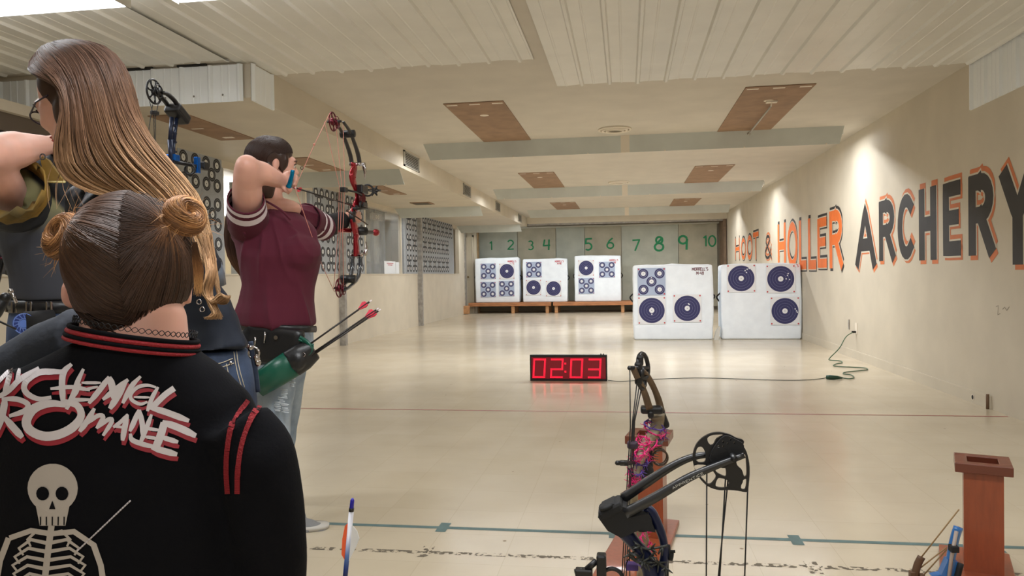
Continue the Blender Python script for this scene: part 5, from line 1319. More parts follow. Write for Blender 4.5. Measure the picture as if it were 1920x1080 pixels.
m = MB(); loft(m, [(Vector((sc.x+.0, sc.y, .002)), (.09, .02, 0), (-.01, .045, 0)), (Vector((sc.x+.0, sc.y, .022)), (.092, .02, 0), (-.01, .046, 0))]); m.build('shoe_sole', mat('white_sole', (200, 196, 188), .6), G)
m = MB(); s2 = at(505, 975, 3.3); m.ell(Vector((s2.x+.03, s2.y, .05)), .11, .045, .045); organic('shoe', m, .008, 2, mat('grey_shoe2', (132, 132, 132), .8), G)
# belt and hip quiver
Q = empty('hip_quiver', tuple(at(540, 655, 2.98)), 'black and green hip quiver with arrows worn by the maroon archer', 'quiver')
leather = mat('black_leather', (26, 26, 28), .38, bump=.15, bscale=40); greenl = mat('green_vinyl', (16, 84, 66), .35, bump=.1, bscale=30)
m = MB(); m.bbox(at(515, 648, 2.99), .13, .03, .085, Matrix.Rotation(.12, 3, 'Y'), bev=.4); m.ell(at(478, 650, 3.0), .075, .05, .10)
organic('pouch', m, .008, 4, leather, Q)
b_ = MB().tube([at(447, 612, 3.0), at(480, 614, 2.98), at(530, 616, 2.98), at(575, 617, 3.03), at(592, 617, 3.12)], .016, 8, flat=.006, axis=(0, 0, 1)).build('belt', leather, Q)
MB().disc(at(517, 633, 2.95), FN, 0, .009, 14).build('snap_button', M['chrome'], Q)
m = MB().tube([at(497, 622, 2.945), at(496, 643, 2.945)], .004, 8).build('zipper', M['chrome'], Q)
MB().tube([at(479, 632, 2.92), at(478, 650, 2.92)], .004, 8).build('zipper', M['chrome'], Q)
qa = at(480, 725, 2.90); qb = at(589, 655, 2.99); qd = (qb-qa).normalized()
m = MB().tube([qa, qa.lerp(qb, .35), qa.lerp(qb, .62)], [.052, .060, .062], 20, flat=[.03, .034, .036], axis=(0, .3, -1)); m.build('lower_tube', greenl, Q)
m = MB(); m.tube([qa.lerp(qb, .6), qa.lerp(qb, .8), qb], [.064, .062, .046], 20, flat=[.038, .04, .034], axis=(0, .3, -1), cap=True); m.ell(qa.lerp(qb, .72)+Vector((0, -.02, 0)), .045, .03, .045)
organic('upper_tube', m, .005, 3, leather, Q)
MB().tube(smoothpath([qb+Vector((-.05, -.03, .055)), qb+Vector((-.01, -.035, .03)), qb+Vector((.0, -.035, -.005)), qb+Vector((-.035, -.045, -.03))], 4), .011, 4, flat=.003, axis=(1, 0, 0)).build('strap', greenl, Q)
MB().ring(at(569, 665, 2.935), FN, .010, .002, 4, 6).build('buckle', M['chrome'], Q)
MB().tube([at(560, 637, 2.955), qb+Vector((.005, -.02, .02)), qb+Vector((.0, -.03, -.02))], .005, 6).build('rim', greenl, Q)
for k, (x0, y0_, x1_, y1_, la) in enumerate(((697, 563, 587, 642, 'upper'), (710, 578, 596, 655, 'middle'), (714, 580, 600, 656, 'lowest'))):
    b2_ = at(x1_-55, y1_+38, 2.93); a_ = at(x0, y0_, 3.06)
    arrow('quiver_arrow', a_, b2_, 'dark arrow with pink vane in the hip quiver, %s of three' % la, r=.0042, vl=.05, grp='arrows in the hip quiver', vw=.014, tip=False)
# ---------------------------------------------------------------- archer in the gold and black jersey
J = empty('person', (-2.0, 2.5, 0), 'archer in a black, gold and grey jersey at the left edge, arm raised', 'person')
jgrey = mat('grey_jersey', (62, 63, 66), .8, var=.08, vscale=5); jgold = mat('gold_jersey', (150, 116, 44), .75, c2=(92, 78, 44), vscale=7); jblack = mat('black_jersey', (22, 24, 30), .75)
jolive = mat('olive_jersey', (112, 108, 78), .8, var=.06, vscale=5)
m = MB()
P2, B2 = head_vol(m, at(168, 235, 2.62), Vector((.5, .85, 0)), Vector((0, 0, 1)), 1.)
m.tube([at(160, 260, 2.6), at(125, 310, 2.55)], [.055, .065], 12)
js = at(22, 372, 2.36); je = at(-28, 290, 2.10); jw = at(88, 272, 2.42)
m.tube(smoothpath([js, js.lerp(je, .5), je], 4), lerpn([.062, .064, .058], 4), 14); m.ell(je, .058)
m.tube(smoothpath([je, je.lerp(jw, .45)+Vector((0, 0, .0)), jw], 4), lerpn([.066, .064, .034], 4), 14)
hj = at(104, 272, 2.5); m.tube([jw, hj], [.034, .038], 10); m.ell(hj, .038, .04, .034)
for k in range(4): finger(m, [hj+Vector((.01, .02, .025-k*.017)), hj+Vector((.045, .03, .02-k*.017)), hj+Vector((.05, .0, .016-k*.017)), hj+Vector((.03, -.01, .016-k*.017))])
finger(m, [hj+Vector((-.01, -.02, -.02)), hj+Vector((.02, -.035, -.03)), hj+Vector((.04, -.03, -.025))])
jl = at(150, 335, 2.78); jh = q2(316, 410)+Vector((-.02, -.02, 0)); jm = jl.lerp(jh, .5)+Vector((.0, .0, -.05))
m.tube(smoothpath([jl, jm, jh+Vector((0, -.05, 0))], 4), lerpn([.055, .048, .03], 4), 14); m.ell(jh, .03, .042, .04)
for k in range(4): finger(m, [jh+Vector((.0, .03, .02-k*.018)), jh+Vector((.035, .045, .018-k*.018)), jh+Vector((.04, .01, .016-k*.018))])
finger(m, [jh+Vector((0, -.01, .03)), jh+Vector((.03, .01, .04)), jh+Vector((.05, .03, .038))])
organic('body', m, .0072, 3, skin1, J, soft=((je, .13, 40),))
m = MB(); 
loft(m, [(at(128, 292, 2.56), RX*.06, DP*.07), (at(112, 312, 2.55), RX*.15, DP*.13), (at(100, 345, 2.52), RX*.185, DP*.15), (at(100, 400, 2.5), RX*.19, DP*.16), (at(103, 460, 2.5), RX*.175, DP*.155), (at(108, 520, 2.5), RX*.155, DP*.15), (at(108, 562, 2.5), RX*.15, DP*.15)])
m.tube([at(80, 350, 2.45), js], [.11, .09], 12); m.tube([at(130, 345, 2.62), jl, jl.lerp(jm, .6)], [.1, .08, .072], 12)
def jsel(c, n):
    q = (c-at(60, 340, 2.35)); x, z = q.x, q.z
    if z > .03: return 2
    if x < .06+(-z)*.15 and z < -.02: return 3 if z < -.1 else 1
    if z < -.10 and x < .2: return 0
    return 2 if z > -.14 else 0
jm_ = mat('printed_jersey', (60, 62, 68), .8)
def _jm():
    nt = jm_.node_tree; L = nt.links.new; g = nt.nodes.new('ShaderNodeNewGeometry'); sx = nt.nodes.new('ShaderNodeSeparateXYZ'); L(g.outputs['Position'], sx.inputs[0])
    def ramp(src, lo, hi):
        mr = nt.nodes.new('ShaderNodeMapRange'); mr.interpolation_type = 'SMOOTHSTEP'; mr.inputs[1].default_value = lo; mr.inputs[2].default_value = hi; L(src, mr.inputs[0]); return mr.outputs[0]
    def mix(f, a, b):
        x = nt.nodes.new('ShaderNodeMix'); x.data_type = 'RGBA'; L(f, x.inputs[0])
        for k, v in ((6, a), (7, b)):
            if isinstance(v, tuple): x.inputs[k].default_value = v
            else: L(v, x.inputs[k])
        return x.outputs[2]
    r0 = at(60, 340, 2.35)
    lower = ramp(sx.outputs[2], r0.z-.20, r0.z-.05)           # grey to olive going up
    c = mix(lower, rgb(56, 58, 66), rgb(122, 116, 76))
    ma = nt.nodes.new('ShaderNodeMath'); ma.operation = 'MULTIPLY_ADD'; ma.inputs[1].default_value = .75; L(sx.outputs[2], ma.inputs[0]); L(sx.outputs[0], ma.inputs[2])
    e = r0.z*.75+r0.x
    blk = ramp(ma.outputs[0], e+.0, e+.02)                  # black upper right panel
    c = mix(blk, c, rgb(20, 22, 28)); L(c, nt.nodes['Principled BSDF'].inputs['Base Color'])
_jm()
organic('jersey', m, .009, 5, jm_, J, disp=folds(.01, 6, 2, (1, 1, .4)), select=None)
sleeve([at(42, 392, 2.37), at(26, 366, 2.31), at(14, 345, 2.25)], [.105, .108, .112], 'sleeve', J, [jblack, jgold], ((.35, 1.1),), thick=.005, wob=.02)
tr_ = MB().prism([at(*c, 2.34) for c in ((76, 290), (92, 300), (122, 341), (87, 341), (82, 318))], (0, .012, 0)).build('shoulder_panel', jgold, J)
MB().tube([at(87, 341, 2.335), at(122, 341, 2.335)], .004, 6).build('panel_piping', mat('cream_piping', (215, 200, 140), .7), J)
MB().ring(at(80, 294, 2.30), FN, .010, .002, 14, 6).build('printed_emblem', jgrey, J)
# trousers, belt, reel
jj = mat('blue_jeans', (44, 58, 88), .85, c2=(66, 84, 118), vscale=12)
m = MB(); loft(m, [(at(106, 560, 2.5), RX*.145, DP*.135), (at(106, 610, 2.5), RX*.16, DP*.15), (at(106, 660, 2.5), RX*.165, DP*.15)])
a_ = at(70, 650, 2.45); m.tube(smoothpath([a_, Vector((a_.x-.02, a_.y, .45)), Vector((a_.x-.03, a_.y+.02, .09))], 3), lerpn([.095, .07, .055], 3), 12)
a2 = at(140, 650, 2.58); m.tube(smoothpath([a2, Vector((a2.x+.0, a2.y+.06, .45)), Vector((a2.x, a2.y+.14, .09))], 3), lerpn([.095, .07, .055], 3), 12)
organic('jeans', m, .012, 4, jj, J)
for q in (a_, a2):
    m = MB(); m.ell((q.x+.03, q.y+(.02 if q is a_ else .14), .045), .12, .05, .045); m.build('shoe', M['blackmat'], J)
m = MB(); c_ = at(106, 573, 2.5); m.ring(c_, (0, 0, 1), .152, .004, 36, 6, up=(0, 1, 0))
m = MB(); pts = [c_+RX*(cos(t)*.153)+DP*(sin(t)*.143) for t in [2*pi*k/36 for k in range(36)]]; m.tube(pts, .026, 6, flat=.006, axis=(0, 0, 1), closed=True)
bl = m.build('belt', leather, J)
for k in range(4):
    t = -2.5+k*.42; c2 = c_+RX*(cos(t)*.16)+DP*(sin(t)*.15); MB().bbox(c2, .003, .003, .02).bbox(c2+Vector((.018, 0, 0)), .003, .003, .02).build('belt_loop', M['chrome'], bl)
RE = empty('belt_reel', tuple(at(46, 607, 2.28)), 'round blue faced reel gadget on the belt of the jersey archer', 'gadget')
c_ = at(46, 607, 2.28); m = MB().tube([c_, c_+Vector((.05, .07, .0))], [.042, .045], 28); m.build('case', M['blackmat'], RE)
m = MB(); n_ = Vector((.3, -1, 0)).normalized(); c2 = at(45, 607, 2.266); m.ring(c2, n_, .034, .0022, 32, 6); m.ring(c2, n_, .017, .002, 24, 6)
u = Vector((0, 0, 1)).cross(n_).normalized(); w = n_.cross(u)
for k in range(14):
    a = 2*pi*k/14; m.tube([c2+u*cos(a)*.018+w*sin(a)*.018, c2+u*cos(a+.25)*.034+w*sin(a+.25)*.034], .0017, 5)
m.build('blue_grille', mat('pale_blue_grille', (120, 150, 225), .4), RE)
m = MB().disc(c2+n_*.0005, n_, 0, .037, 28); m.disc(c2+n_*.002, n_, 0, .014, 20, 1); m.build('face', [mat('blue_face', (48, 68, 140), .5), mat('bright_blue', (110, 145, 230), .4)], RE)
# ---------------------------------------------------------------- bow pieces at the left edge
LBW = empty('compound_bow', tuple(at(-10, 470, 2.9)), 'dark maroon bow cut off by the left edge of the picture', 'bow')
c_ = at(12, 455, 2.9); m = MB(); cam_wheel(m, c_, (.6, -.8, 0), .075, .4, 4, .008); m.build('cam', mat('maroon_cam', (70, 20, 36), .15, metal=.7), LBW)
MB().tube(smoothpath([at(10, 390, 2.92), at(18, 430, 2.9), at(24, 480, 2.9), at(16, 515, 2.9)], 4), .016, 8).build('limb', M['black'], LBW)
MB().tube([at(-40, 250, 2.95), at(6, 395, 2.92), at(12, 455, 2.9), at(-60, 760, 2.9)], .012, 8).build('riser', M['black'], LBW)
SB = empty('bow_stabilizer', tuple(at(-10, 580, 1.8)), 'black stabilizer rod with silver tip entering from the left edge', 'stabilizer')
MB().tube([at(-60, 640, 1.8), at(-8, 585, 1.8), at(12, 556, 1.8)], [.02, .018, .012], 10).ell(at(10, 558, 1.8), .014).build('rod', M['black'], SB)
MB().tube([at(18, 548, 1.79), at(24, 552, 1.79), at(31, 568, 1.79)], .004, 8).ell(at(20, 546, 1.79), .007).build('tip', M['chrome'], SB)
MB().tube([at(-20, 594, 1.9), at(30, 617, 1.9)], .003, 6).build('thin_rod', M['black'], SB)
# ---------------------------------------------------------------- long haired archer leaning, back to us
YW = 1.75
Wn = empty('person', (-.95, 1.85, 0), 'archer with very long blond-tipped hair and glasses leaning left in navy shirt', 'person')
navy = mat('navy_shirt', (26, 32, 44), .55, bump=.1, bscale=30, spec=.25)
wf = Vector((-.90, .22, -.38)); wu = Vector((-.38, .05, .92))
m = MB(); hc = at(140, 190, YW); P, B = head_vol(m, hc, wf, wu, 1.0, ears=(0, 0))
m.tube([P(-.02, 0, -.04), at(178, 300, 1.80), at(205, 345, 1.82)], [.056, .052, .065], 14)
rs = at(300, 385, 1.72); re_ = at(388, 520, 1.86); rw = at(350, 600, 2.05)
m.tube(smoothpath([rs, re_, rw], 4), lerpn([.05, .042, .028], 4), 12)
lsx = at(165, 385, 1.92); lex = at(165, 490, 2.05); lwx = at(205, 530, 2.26)
m.tube(smoothpath([lsx, lex, lwx], 4), lerpn([.05, .042, .028], 4), 12); m.ell(lwx+Vector((.02, .03, 0)), .03, .04, .03)
for k in range(4): finger(m, [lwx+Vector((.01, .05, .02-k*.014)), lwx+Vector((.03, .09, .015-k*.014)), lwx+Vector((.05, .10, .0-k*.014))])
finger(m, [lwx+Vector((.03, .02, .02)), lwx+Vector((.06, .04, .02))])
hh = rw; m.ell(hh+Vector((-.03, .02, -.01)), .04, .03, .03)
for k in range(4): finger(m, [hh+Vector((-.05, .02, .015-k*.014)), hh+Vector((-.085, .03, .01-k*.014)), hh+Vector((-.10, .01, .0-k*.014))])
finger(m, [hh+Vector((-.03, .0, .02)), hh+Vector((-.06, -.01, .03))])
organic('body', m, .0062, 3, skin1, Wn)
face_parts(P, B, 1., Wn)
# glasses
gm_ = mat('glasses_frame', (40, 26, 40), .3); lensm = mat('lens', (225, 228, 230), .05); 
gl = None
f_, u_, r_ = frame(wf, wu)
m = MB()
for q in (-1, 1): m.ring(P(.100, q*.034, -.002), f_, .022, .0022, 24, 6, sq=.8, up=tuple(u_))
m.tube([P(.101, -.012, .0), P(.104, 0, .003), P(.101, .012, .0)], .002, 6)
gl = m.build('glasses_frame', gm_, Wn)
for q in (-1, 1): MB().tube([P(.098, q*.056, .004), P(.04, q*.078, .004), P(-.01, q*.082, -.004)], .0022, 6).build('temple', gm_, gl)
# shirt
m = MB(); sp = [(at(212, 338, 1.82), .06), (at(225, 372, 1.81), .135), (at(252, 430, 1.80), .150), (at(288, 500, 1.80), .138), (at(318, 560, 1.80), .132), (at(338, 615, 1.80), .152), (at(344, 665, 1.80), .172)]
rings = []
for i, (c, hw) in enumerate(sp):
    a = sp[min(i+1, 6)][0]-sp[max(i-1, 0)][0]; a.normalize(); side = Vector((0, 1, 0)).cross(a).normalized()
    rings.append((c, side*hw, Vector((0, 1, 0))*(hw*.72 if i else .05)))
loft(m, rings, 28)
m.tube([at(250, 385, 1.78), rs, rs.lerp(re_, .9)], [.08, .06, .052], 14)
m.tube([at(205, 370, 1.85), lsx, lsx.lerp(lex, .9)], [.07, .062, .055], 12)
organic('shirt', m, .0075, 5, navy, Wn, disp=folds(.014, 9, 5, (1, 1, 1.1)))
MB().tube([rs.lerp(re_, .88), re_+Vector((.0, -.005, -.004)), re_+Vector((.004, 0, -.03))], [.053, .05, .046], 12).build('sleeve_cuff', mat('satin_cuff', (84, 92, 104), .35), Wn)
dj = mat('dark_denim', (34, 46, 68), .8, c2=(58, 74, 102), vscale=14, bump=.2, bscale=90)
m = MB(); loft(m, [(at(345, 655, 1.81), RX*.165, DP*.125), (at(347, 700, 1.81), RX*.178, DP*.135), (at(350, 760, 1.81), RX*.182, DP*.14), (at(350, 800, 1.81), RX*.175, DP*.135)], 28)
for px, dy in ((285, .05), (412, -.02)):
    a_ = at(px, 790, 1.81+dy); m.tube(smoothpath([a_, Vector((a_.x-.01, a_.y, .4)), Vector((a_.x-.01, a_.y, .09))], 3), lerpn([.095, .07, .055], 3), 12)
jo = organic('jeans', m, .009, 5, dj, Wn, disp=folds(.004, 14, 2))
for px, dy in ((285, .05), (412, -.02)):
    a_ = at(px, 790, 1.81+dy); m = MB(); m.ell((a_.x-.04, a_.y+.03, .045), .13, .05, .045); m.build('shoe', M['blackmat'], Wn)
def bvh_of(objs):
    dg = bpy.context.evaluated_depsgraph_get(); vs = []; fs = []
    for o in objs:
        mw = o.matrix_world; o_ = len(vs)
        loc = Vector(o.parent.location)+o.location if o.parent else o.location
        vs += [v.co+loc for v in o.data.vertices]; fs += [tuple(i+o_ for i in p.vertices) for p in o.data.polygons]
    return BVHTree.FromPolygons(vs, fs)
def on(bvh, px, py, off=.0015, fallback=1.):
    d = ray(px, py).normalized(); o = Vector((0, 0, CAMH)); h, n, i, t = bvh.ray_cast(o, d)
    if h is None: return at(px, py, fallback)
    if n.dot(d) > 0: n = -n
    return h+n*off
jb = bvh_of([jo]); thr = mat('pale_thread', (196, 184, 160), .7)
# back pocket stitching, belt loop rivets and side seam
def seam(name, pts, r, mt, root, bv, off=.001, dash=None):
    P_ = smoothpath([Vector((x, y, 0)) for x, y in pts], 6); m = MB(); Q_ = [on(bv, p.x, p.y, off) for p in P_]
    if dash:
        for i in range(0, len(Q_)-1, 2): m.tube([Q_[i], Q_[i+1]], r, 5)
    else: m.tube(Q_, r, 5)
    return m.build(name, mt, root)
for pts in (((398, 684), (416, 680), (436, 672)), ((402, 692), (420, 687), (438, 681)), ((438, 660), (441, 680), (446, 704), (452, 724)), ((443, 658), (446, 680), (451, 702), (458, 726)), ((424, 682), (428, 700), (436, 722))):
    seam('stitching', pts, .0011, thr, Wn, jb)
seam('side_seam', ((470, 640), (474, 668), (480, 700), (484, 735)), .0035, dj, Wn, jb)
MB().ell(on(jb, 431, 681, .001), .006, .003, .006).build('rivet', M['chrome'], Wn)
for x, y in ((470, 652), (481, 672), (483, 680)): MB().ell(on(jb, x, y, .002), .005, .004, .006).build('rivet', M['chrome'], Wn)
MB().ring(on(jb, 476, 662, .004), FN, .008, .0016, 14, 6).build('zip_pull', M['chrome'], Wn)
# hair
blond = hairmat('long_blond_hair', [(0, (70, 50, 42)), (.25, (84, 60, 47)), (.5, (118, 86, 63)), (.78, (168, 130, 94)), (1, (194, 156, 116))], .5, .5)
m = MB(); m.ell(P(-.020, 0, .036), .094, .080, .095, B, 24); m.ell(P(-.045, .0, -.03), .055, .074, .075, B, 18); m.ell(P(-.03, -.05, -.06), .05, .035, .07, B, 16)
hc_ = organic('hair_cap', m, .007, 4, blond, Wn); setattrs(hc_, lambda p: .12, lambda p: .25)
gd = [ # guides front to back, pixel paths with depth
 [(62, 108, 1.76), (54, 128, 1.72), (70, 142, 1.67), (104, 160, 1.65), (114, 205, 1.645), (104, 255, 1.645), (102, 300, 1.65), (122, 335, 1.65), (165, 358, 1.645), (222, 372, 1.64)],
 [(80, 88, 1.76), (86, 104, 1.69), (108, 132, 1.645), (126, 170, 1.63), (134, 215, 1.625), (136, 262, 1.63), (146, 306, 1.635), (182, 340, 1.64), (232, 364, 1.64), (282, 392, 1.64)],
 [(105, 79, 1.76), (125, 90, 1.68), (148, 125, 1.635), (164, 170, 1.62), (174, 220, 1.62), (186, 268, 1.625), (212, 312, 1.63), (255, 352, 1.635), (312, 400, 1.64), (365, 470, 1.64)],
 [(125, 76, 1.77), (152, 86, 1.69), (180, 120, 1.645), (196, 170, 1.63), (208, 220, 1.635), (226, 268, 1.64), (260, 312, 1.64), (308, 358, 1.645), (362, 430, 1.65), (402, 530, 1.66)],
 [(140, 76, 1.78), (175, 86, 1.71), (206, 118, 1.67), (222, 165, 1.66), (236, 212, 1.66), (258, 258, 1.665), (290, 300, 1.67), (332, 345, 1.67), (376, 415, 1.67), (412, 560, 1.68)],
 [(150, 77, 1.80), (190, 87, 1.76), (222, 118, 1.74), (240, 162, 1.73), (252, 208, 1.73), (272, 250, 1.73), (305, 292, 1.73), (345, 335, 1.73), (384, 395, 1.73), (404, 500, 1.73)],
 [(140, 78, 1.86), (185, 92, 1.84), (218, 128, 1.83), (236, 175, 1.82), (248, 220, 1.82), (268, 262, 1.82), (300, 305, 1.80), (338, 350, 1.79), (370, 400, 1.78), (388, 480, 1.77)],
 [(100, 82, 1.87), (90, 100, 1.90), (80, 135, 1.90), (78, 160, 1.88), (90, 200, 1.86), (110, 240, 1.86), (150, 290, 1.86), (200, 330, 1.85), (250, 370, 1.84), (300, 410, 1.83)]]
G3 = [[at(*q) for q in g] for g in gd]
G3s = [smoothpath(g, 2) for g in G3]
def gpt(u, i):
    """position across guides u in [0,1] at path index i"""
    x = u*(len(G3s)-1); a = min(int(x), len(G3s)-2); t = x-a
    A = G3s[max(a-1, 0)][i]; B_ = G3s[a][i]; C_ = G3s[a+1][i]; D_ = G3s[min(a+2, len(G3s)-1)][i]
    return .5*((2*B_)+(C_-A)*t+(2*A-5*B_+4*C_-D_)*t*t+(3*B_-A-3*C_+D_)*t**3)
L_ = len(G3s[0])
# under layer: one closed slab of hair
m = MB(); NU = 44; inner = at(160, 300, 1.74)
vs = [gpt(k/NU, i) for i in range(L_) for k in range(NU+1)]
m.add(vs, [(i*(NU+1)+k, i*(NU+1)+k+1, (i+1)*(NU+1)+k+1, (i+1)*(NU+1)+k) for i in range(L_-1) for k in range(NU)], smooth=True)
hb = m.build('hair', blond, Wn); sd = hb.modifiers.new('body', 'SOLIDIFY'); sd.thickness = .006; sd.offset = 0
a = hb.data.attributes.new('t', 'FLOAT', 'POINT'); a.data.foreach_set('value', [(i//(NU+1))/(L_-1) for i in range(len(vs))])
a = hb.data.attributes.new('rnd', 'FLOAT', 'POINT'); a.data.foreach_set('value', [.1]*len(vs))
rnd = random.Random(11); paths = []; tvs = []
camp = Vector((0, 0, CAMH))
for k in range(4200):
    u0 = rnd.random(); cl = round(u0*34)/34; off = rnd.uniform(.000, .010); ph = rnd.uniform(0, 6.28); am = rnd.uniform(0, .004); pts = []; sh_ = rnd.uniform(-.06, .02)
    last = L_ if rnd.random() > .3 else rnd.randint(L_-7, L_)
    clf = noise.noise(Vector((cl*9, 3.3, 0)))
    for i in range(last):
        t = i/(L_-1); u = max(0, min(1, u0+(cl-u0)*.75*min(1, t*1.6)+.012*sin(t*9+ph)+.01*noise.noise(Vector((cl*20, t*4, 0)))))
        p = gpt(u, i); bulge = .010*noise.noise(Vector((cl*40, t*3, 1)))+.006
        dirc = (camp-p).normalized()
        p = p+dirc*(off+bulge)+Vector((am*sin(t*14+ph), 0, am*cos(t*11+ph)))
        pts.append(p)
    paths.append(pts); b0 = clf*.16+rnd.uniform(-.05, .05)
    tvs.append([max(0, min(1, i/(L_-1)+b0*(.3+i/(L_-1)))) for i in range(len(pts))])
strands('hair_strands', paths, .0013, blond, Wn, seed=4, tv=tvs)
# curled ends
paths = []; tv = []
for k in range(420):
    u0 = rnd.uniform(-1, 1); c0 = at(388+u0*10, 455+rnd.uniform(-20, 20), 1.66+rnd.uniform(-.02, .02)); ends = [(394, 510), (386, 545), (402, 566), (418, 560+8*u0), (425, 556)] if k % 2 else [(398, 505), (390, 545), (398, 570), (406, 588), (400+10*u0, 597)]
    pts = [c0]+[at(x+u0*7+rnd.uniform(-2, 2), y+rnd.uniform(-3, 3), 1.63+.02*u0) for x, y in ends]
    paths.append(smoothpath(pts, 3)); tv.append([.75+.25*i/15 for i in range(16)])
strands('hair_curl', paths, .0011, blond, Wn, seed=9, tv=tv)
# loose flyaway hairs below the fringe
paths = []
for k in range(9):
    x = rnd.uniform(100, 160); pts = [at(x, 300, 1.66), at(x-10+rnd.uniform(-12, 8), 345, 1.64), at(x-5+rnd.uniform(-25, 15), 392, 1.62)]
    paths.append(smoothpath(pts, 5))
strands('loose_hair', paths, .0005, blond, Wn, .4, .9, 8)
# ---------------------------------------------------------------- seated girl with two buns, back to us
YS = .95
Sg = empty('person', (-.62, 1.0, 0), 'seated person with two hair buns in a black jacket with printed back', 'person')
su = Vector((.03, 0, 1)); sf = Vector((-.5, .86, .0))
m = MB(); hc = at(251, 528, YS+.045); P, B = head_vol(m, hc, sf, su, .94)
m.tube([P(-.01, 0, -.04), at(250, 600, YS+.02), at(252, 660, YS+.02), at(250, 710, YS+.03)], [.066, .076, .079, .085], 20, flat=[.05, .055, .06, .06], axis=(1, 0, 0))
organic('body', m, .0055, 4, skin1, Sg)
face_parts(P, B, .94, Sg)
# ears stand out from the hair
e_ = MB(); e_.ell(at(133, 546, YS+.02), .008, .018, .024, Matrix.Rotation(.15, 3, 'Y'), 14); e_.ell(at(135, 566, YS+.02), .006, .01, .010); organic('ear', e_, .003, 3, skin1, Sg)
for x, y in ((373, 566), (379, 580)): MB().ring(at(x, y, YS-.01), (0, -1, 0), .0033, .0007, 18, 6).build('earring', M['chrome'], Sg)
brh = hairmat('brown_blond_hair', [(0, (58, 42, 34)), (.45, (78, 54, 40)), (.7, (150, 104, 66)), (.85, (192, 142, 92)), (1, (200, 152, 102))], .5, .6)
SC = at(250, 486, YS+.025); RXh, RYh, RZh = .0845, .095, .096
def sp_(d, k=1.): d = d.normalized(); return Vector((SC.x+d.x*RXh*k, SC.y+d.y*RYh*k, SC.z+d.z*RZh*k))
m = MB(); m.ell(SC, RXh*.985, RYh*.985, RZh*.985, None, 32); m.ell(SC+Vector((0, -.018, -.045)), .064, .070, .056, None, 24); m.ell(SC+Vector((0, -.035, -.078)), .040, .038, .03, None, 16)
hb = organic('hair', m, .005, 6, brh, Sg); setattrs(hb, lambda p: .2, lambda p: .12)
LBc = at(128, 437, YS-.005); RBc = at(347, 405, YS-.005)
def dirof(p): q = p-SC; return Vector((q.x/RXh, q.y/RYh, q.z/RZh)).normalized()
dl = dirof(LBc+Vector((.028, 0, -.0))); dr = dirof(RBc+Vector((-.02, 0, -.006)))
hairbvh = bvh_of([hb])
paths = []; tv = []
def surf(p):
    h = hairbvh.find_nearest(p); return h
for k in range(6000):
    side = -1 if k % 2 else 1; tgt = dl if side < 0 else dr
    if k % 5 == 0:
        s0 = Vector((side*rnd.uniform(-.05, 1), -rnd.uniform(.05, 1), rnd.uniform(-1, .9)))
    elif rnd.random() < .62:
        e = rnd.uniform(-1.0, 1.35)     # along the parting line, nape to crown
        s0 = Vector((.05*side*rnd.gauss(0, .35)+.012*side-.02, -cos(e), sin(e)))
    else:
        a = rnd.uniform(.1, 1.5)        # hairline below the ear to the nape
        s0 = Vector((side*sin(a), -cos(a)*1.0, -.78-.18*cos(a)))
    s0 = Matrix.Rotation(radians(29), 3, 'Z') @ s0; s0.normalize(); j = rnd.uniform(1.0, 1.035); om = math.acos(max(-1, min(1, s0.dot(tgt)))); pts = []; n_ = 12
    jit = Vector((rnd.uniform(-.03, .03), 0, rnd.uniform(-.09, .09)))
    for i in range(n_+1):
        t = i/n_; d = (s0*sin((1-t)*om)+(tgt+jit*.8)*sin(t*om))/max(1e-4, sin(om)); d.z -= .10*sin(pi*t)*(.5 if s0.z > 0 else -.6)
        p = sp_(d, j)
        h, nn, _, dist = hairbvh.find_nearest(p)
        if h is not None: p = h+nn*(.0008+(j-1)*.10)
        pts.append(p)
    paths.append(pts); b0 = rnd.uniform(-.08, .12); tv.append([max(0, min(1, .12+b0+.66*(i/n_)**1.6)) for i in range(n_+1)])
strands('hair_strands', paths, .0007, brh, Sg, seed=21, tv=tv)
# buns
def bun(c, ax, R, r, h_, name, seed):
    ax = Vector(ax).normalized(); u = ax.orthogonal().normalized(); w = ax.cross(u); rn = random.Random(seed)
    m = MB(); pts = [c+u*(cos(a)*R)+w*(sin(a)*R) for a in [2*pi*k/24 for k in range(24)]]; m.tube(pts, r*.94, 12, closed=True, flat=h_*.94, axis=tuple(ax)); m.ell(c, R*.7, R*.7, R*.7)
    o = organic(name, m, .004, 3, brh, Sg); setattrs(o, lambda p: .6, lambda p: .15)
    ps = []; tvv = []
    for k in range(1000):
        a0 = rn.uniform(0, 2*pi); th0 = rn.uniform(0, 2*pi); tw = rn.uniform(.5, 1.5); ln = rn.uniform(1.6, 3.4); pts = []; rr = rn.uniform(.95, 1.08)
        band = round(th0/.7)*.7; th0 = th0*.4+band*.6
        for i in range(12):
            t = i/11; a = a0+ln*t; th = th0+tw*t+.15*sin(a*2+seed)
            rad = R+cos(th)*r*rr*(1+.06*sin(3*a+seed)); z = sin(th)*h_*rr
            pts.append(c+(u*cos(a)+w*sin(a))*rad+ax*z)
        ps.append(pts); b = .62+.3*noise.noise(Vector((th0*2.1, seed, 0)))+rn.uniform(-.05, .1)
        tvv.append([max(0, min(1, b+.12*i/11)) for i in range(12)])
    strands(name+'_strands', ps, .0008, brh, Sg, seed=seed, tv=tvv)
    fl = []
    for k in range(50):
        a = rn.uniform(0, 2*pi); p = c+(u*cos(a)+w*sin(a))*(R+r); d = (u*cos(a)+w*sin(a))
        fl.append([p, p+d*.008+ax*rn.uniform(-.006, .006), p+d*rn.uniform(.01, .022)+Vector((rn.uniform(-.01, .01), 0, rn.uniform(-.01, .01)))])
    strands('loose_hair', fl, .0004, brh, Sg, .7, 1, seed)
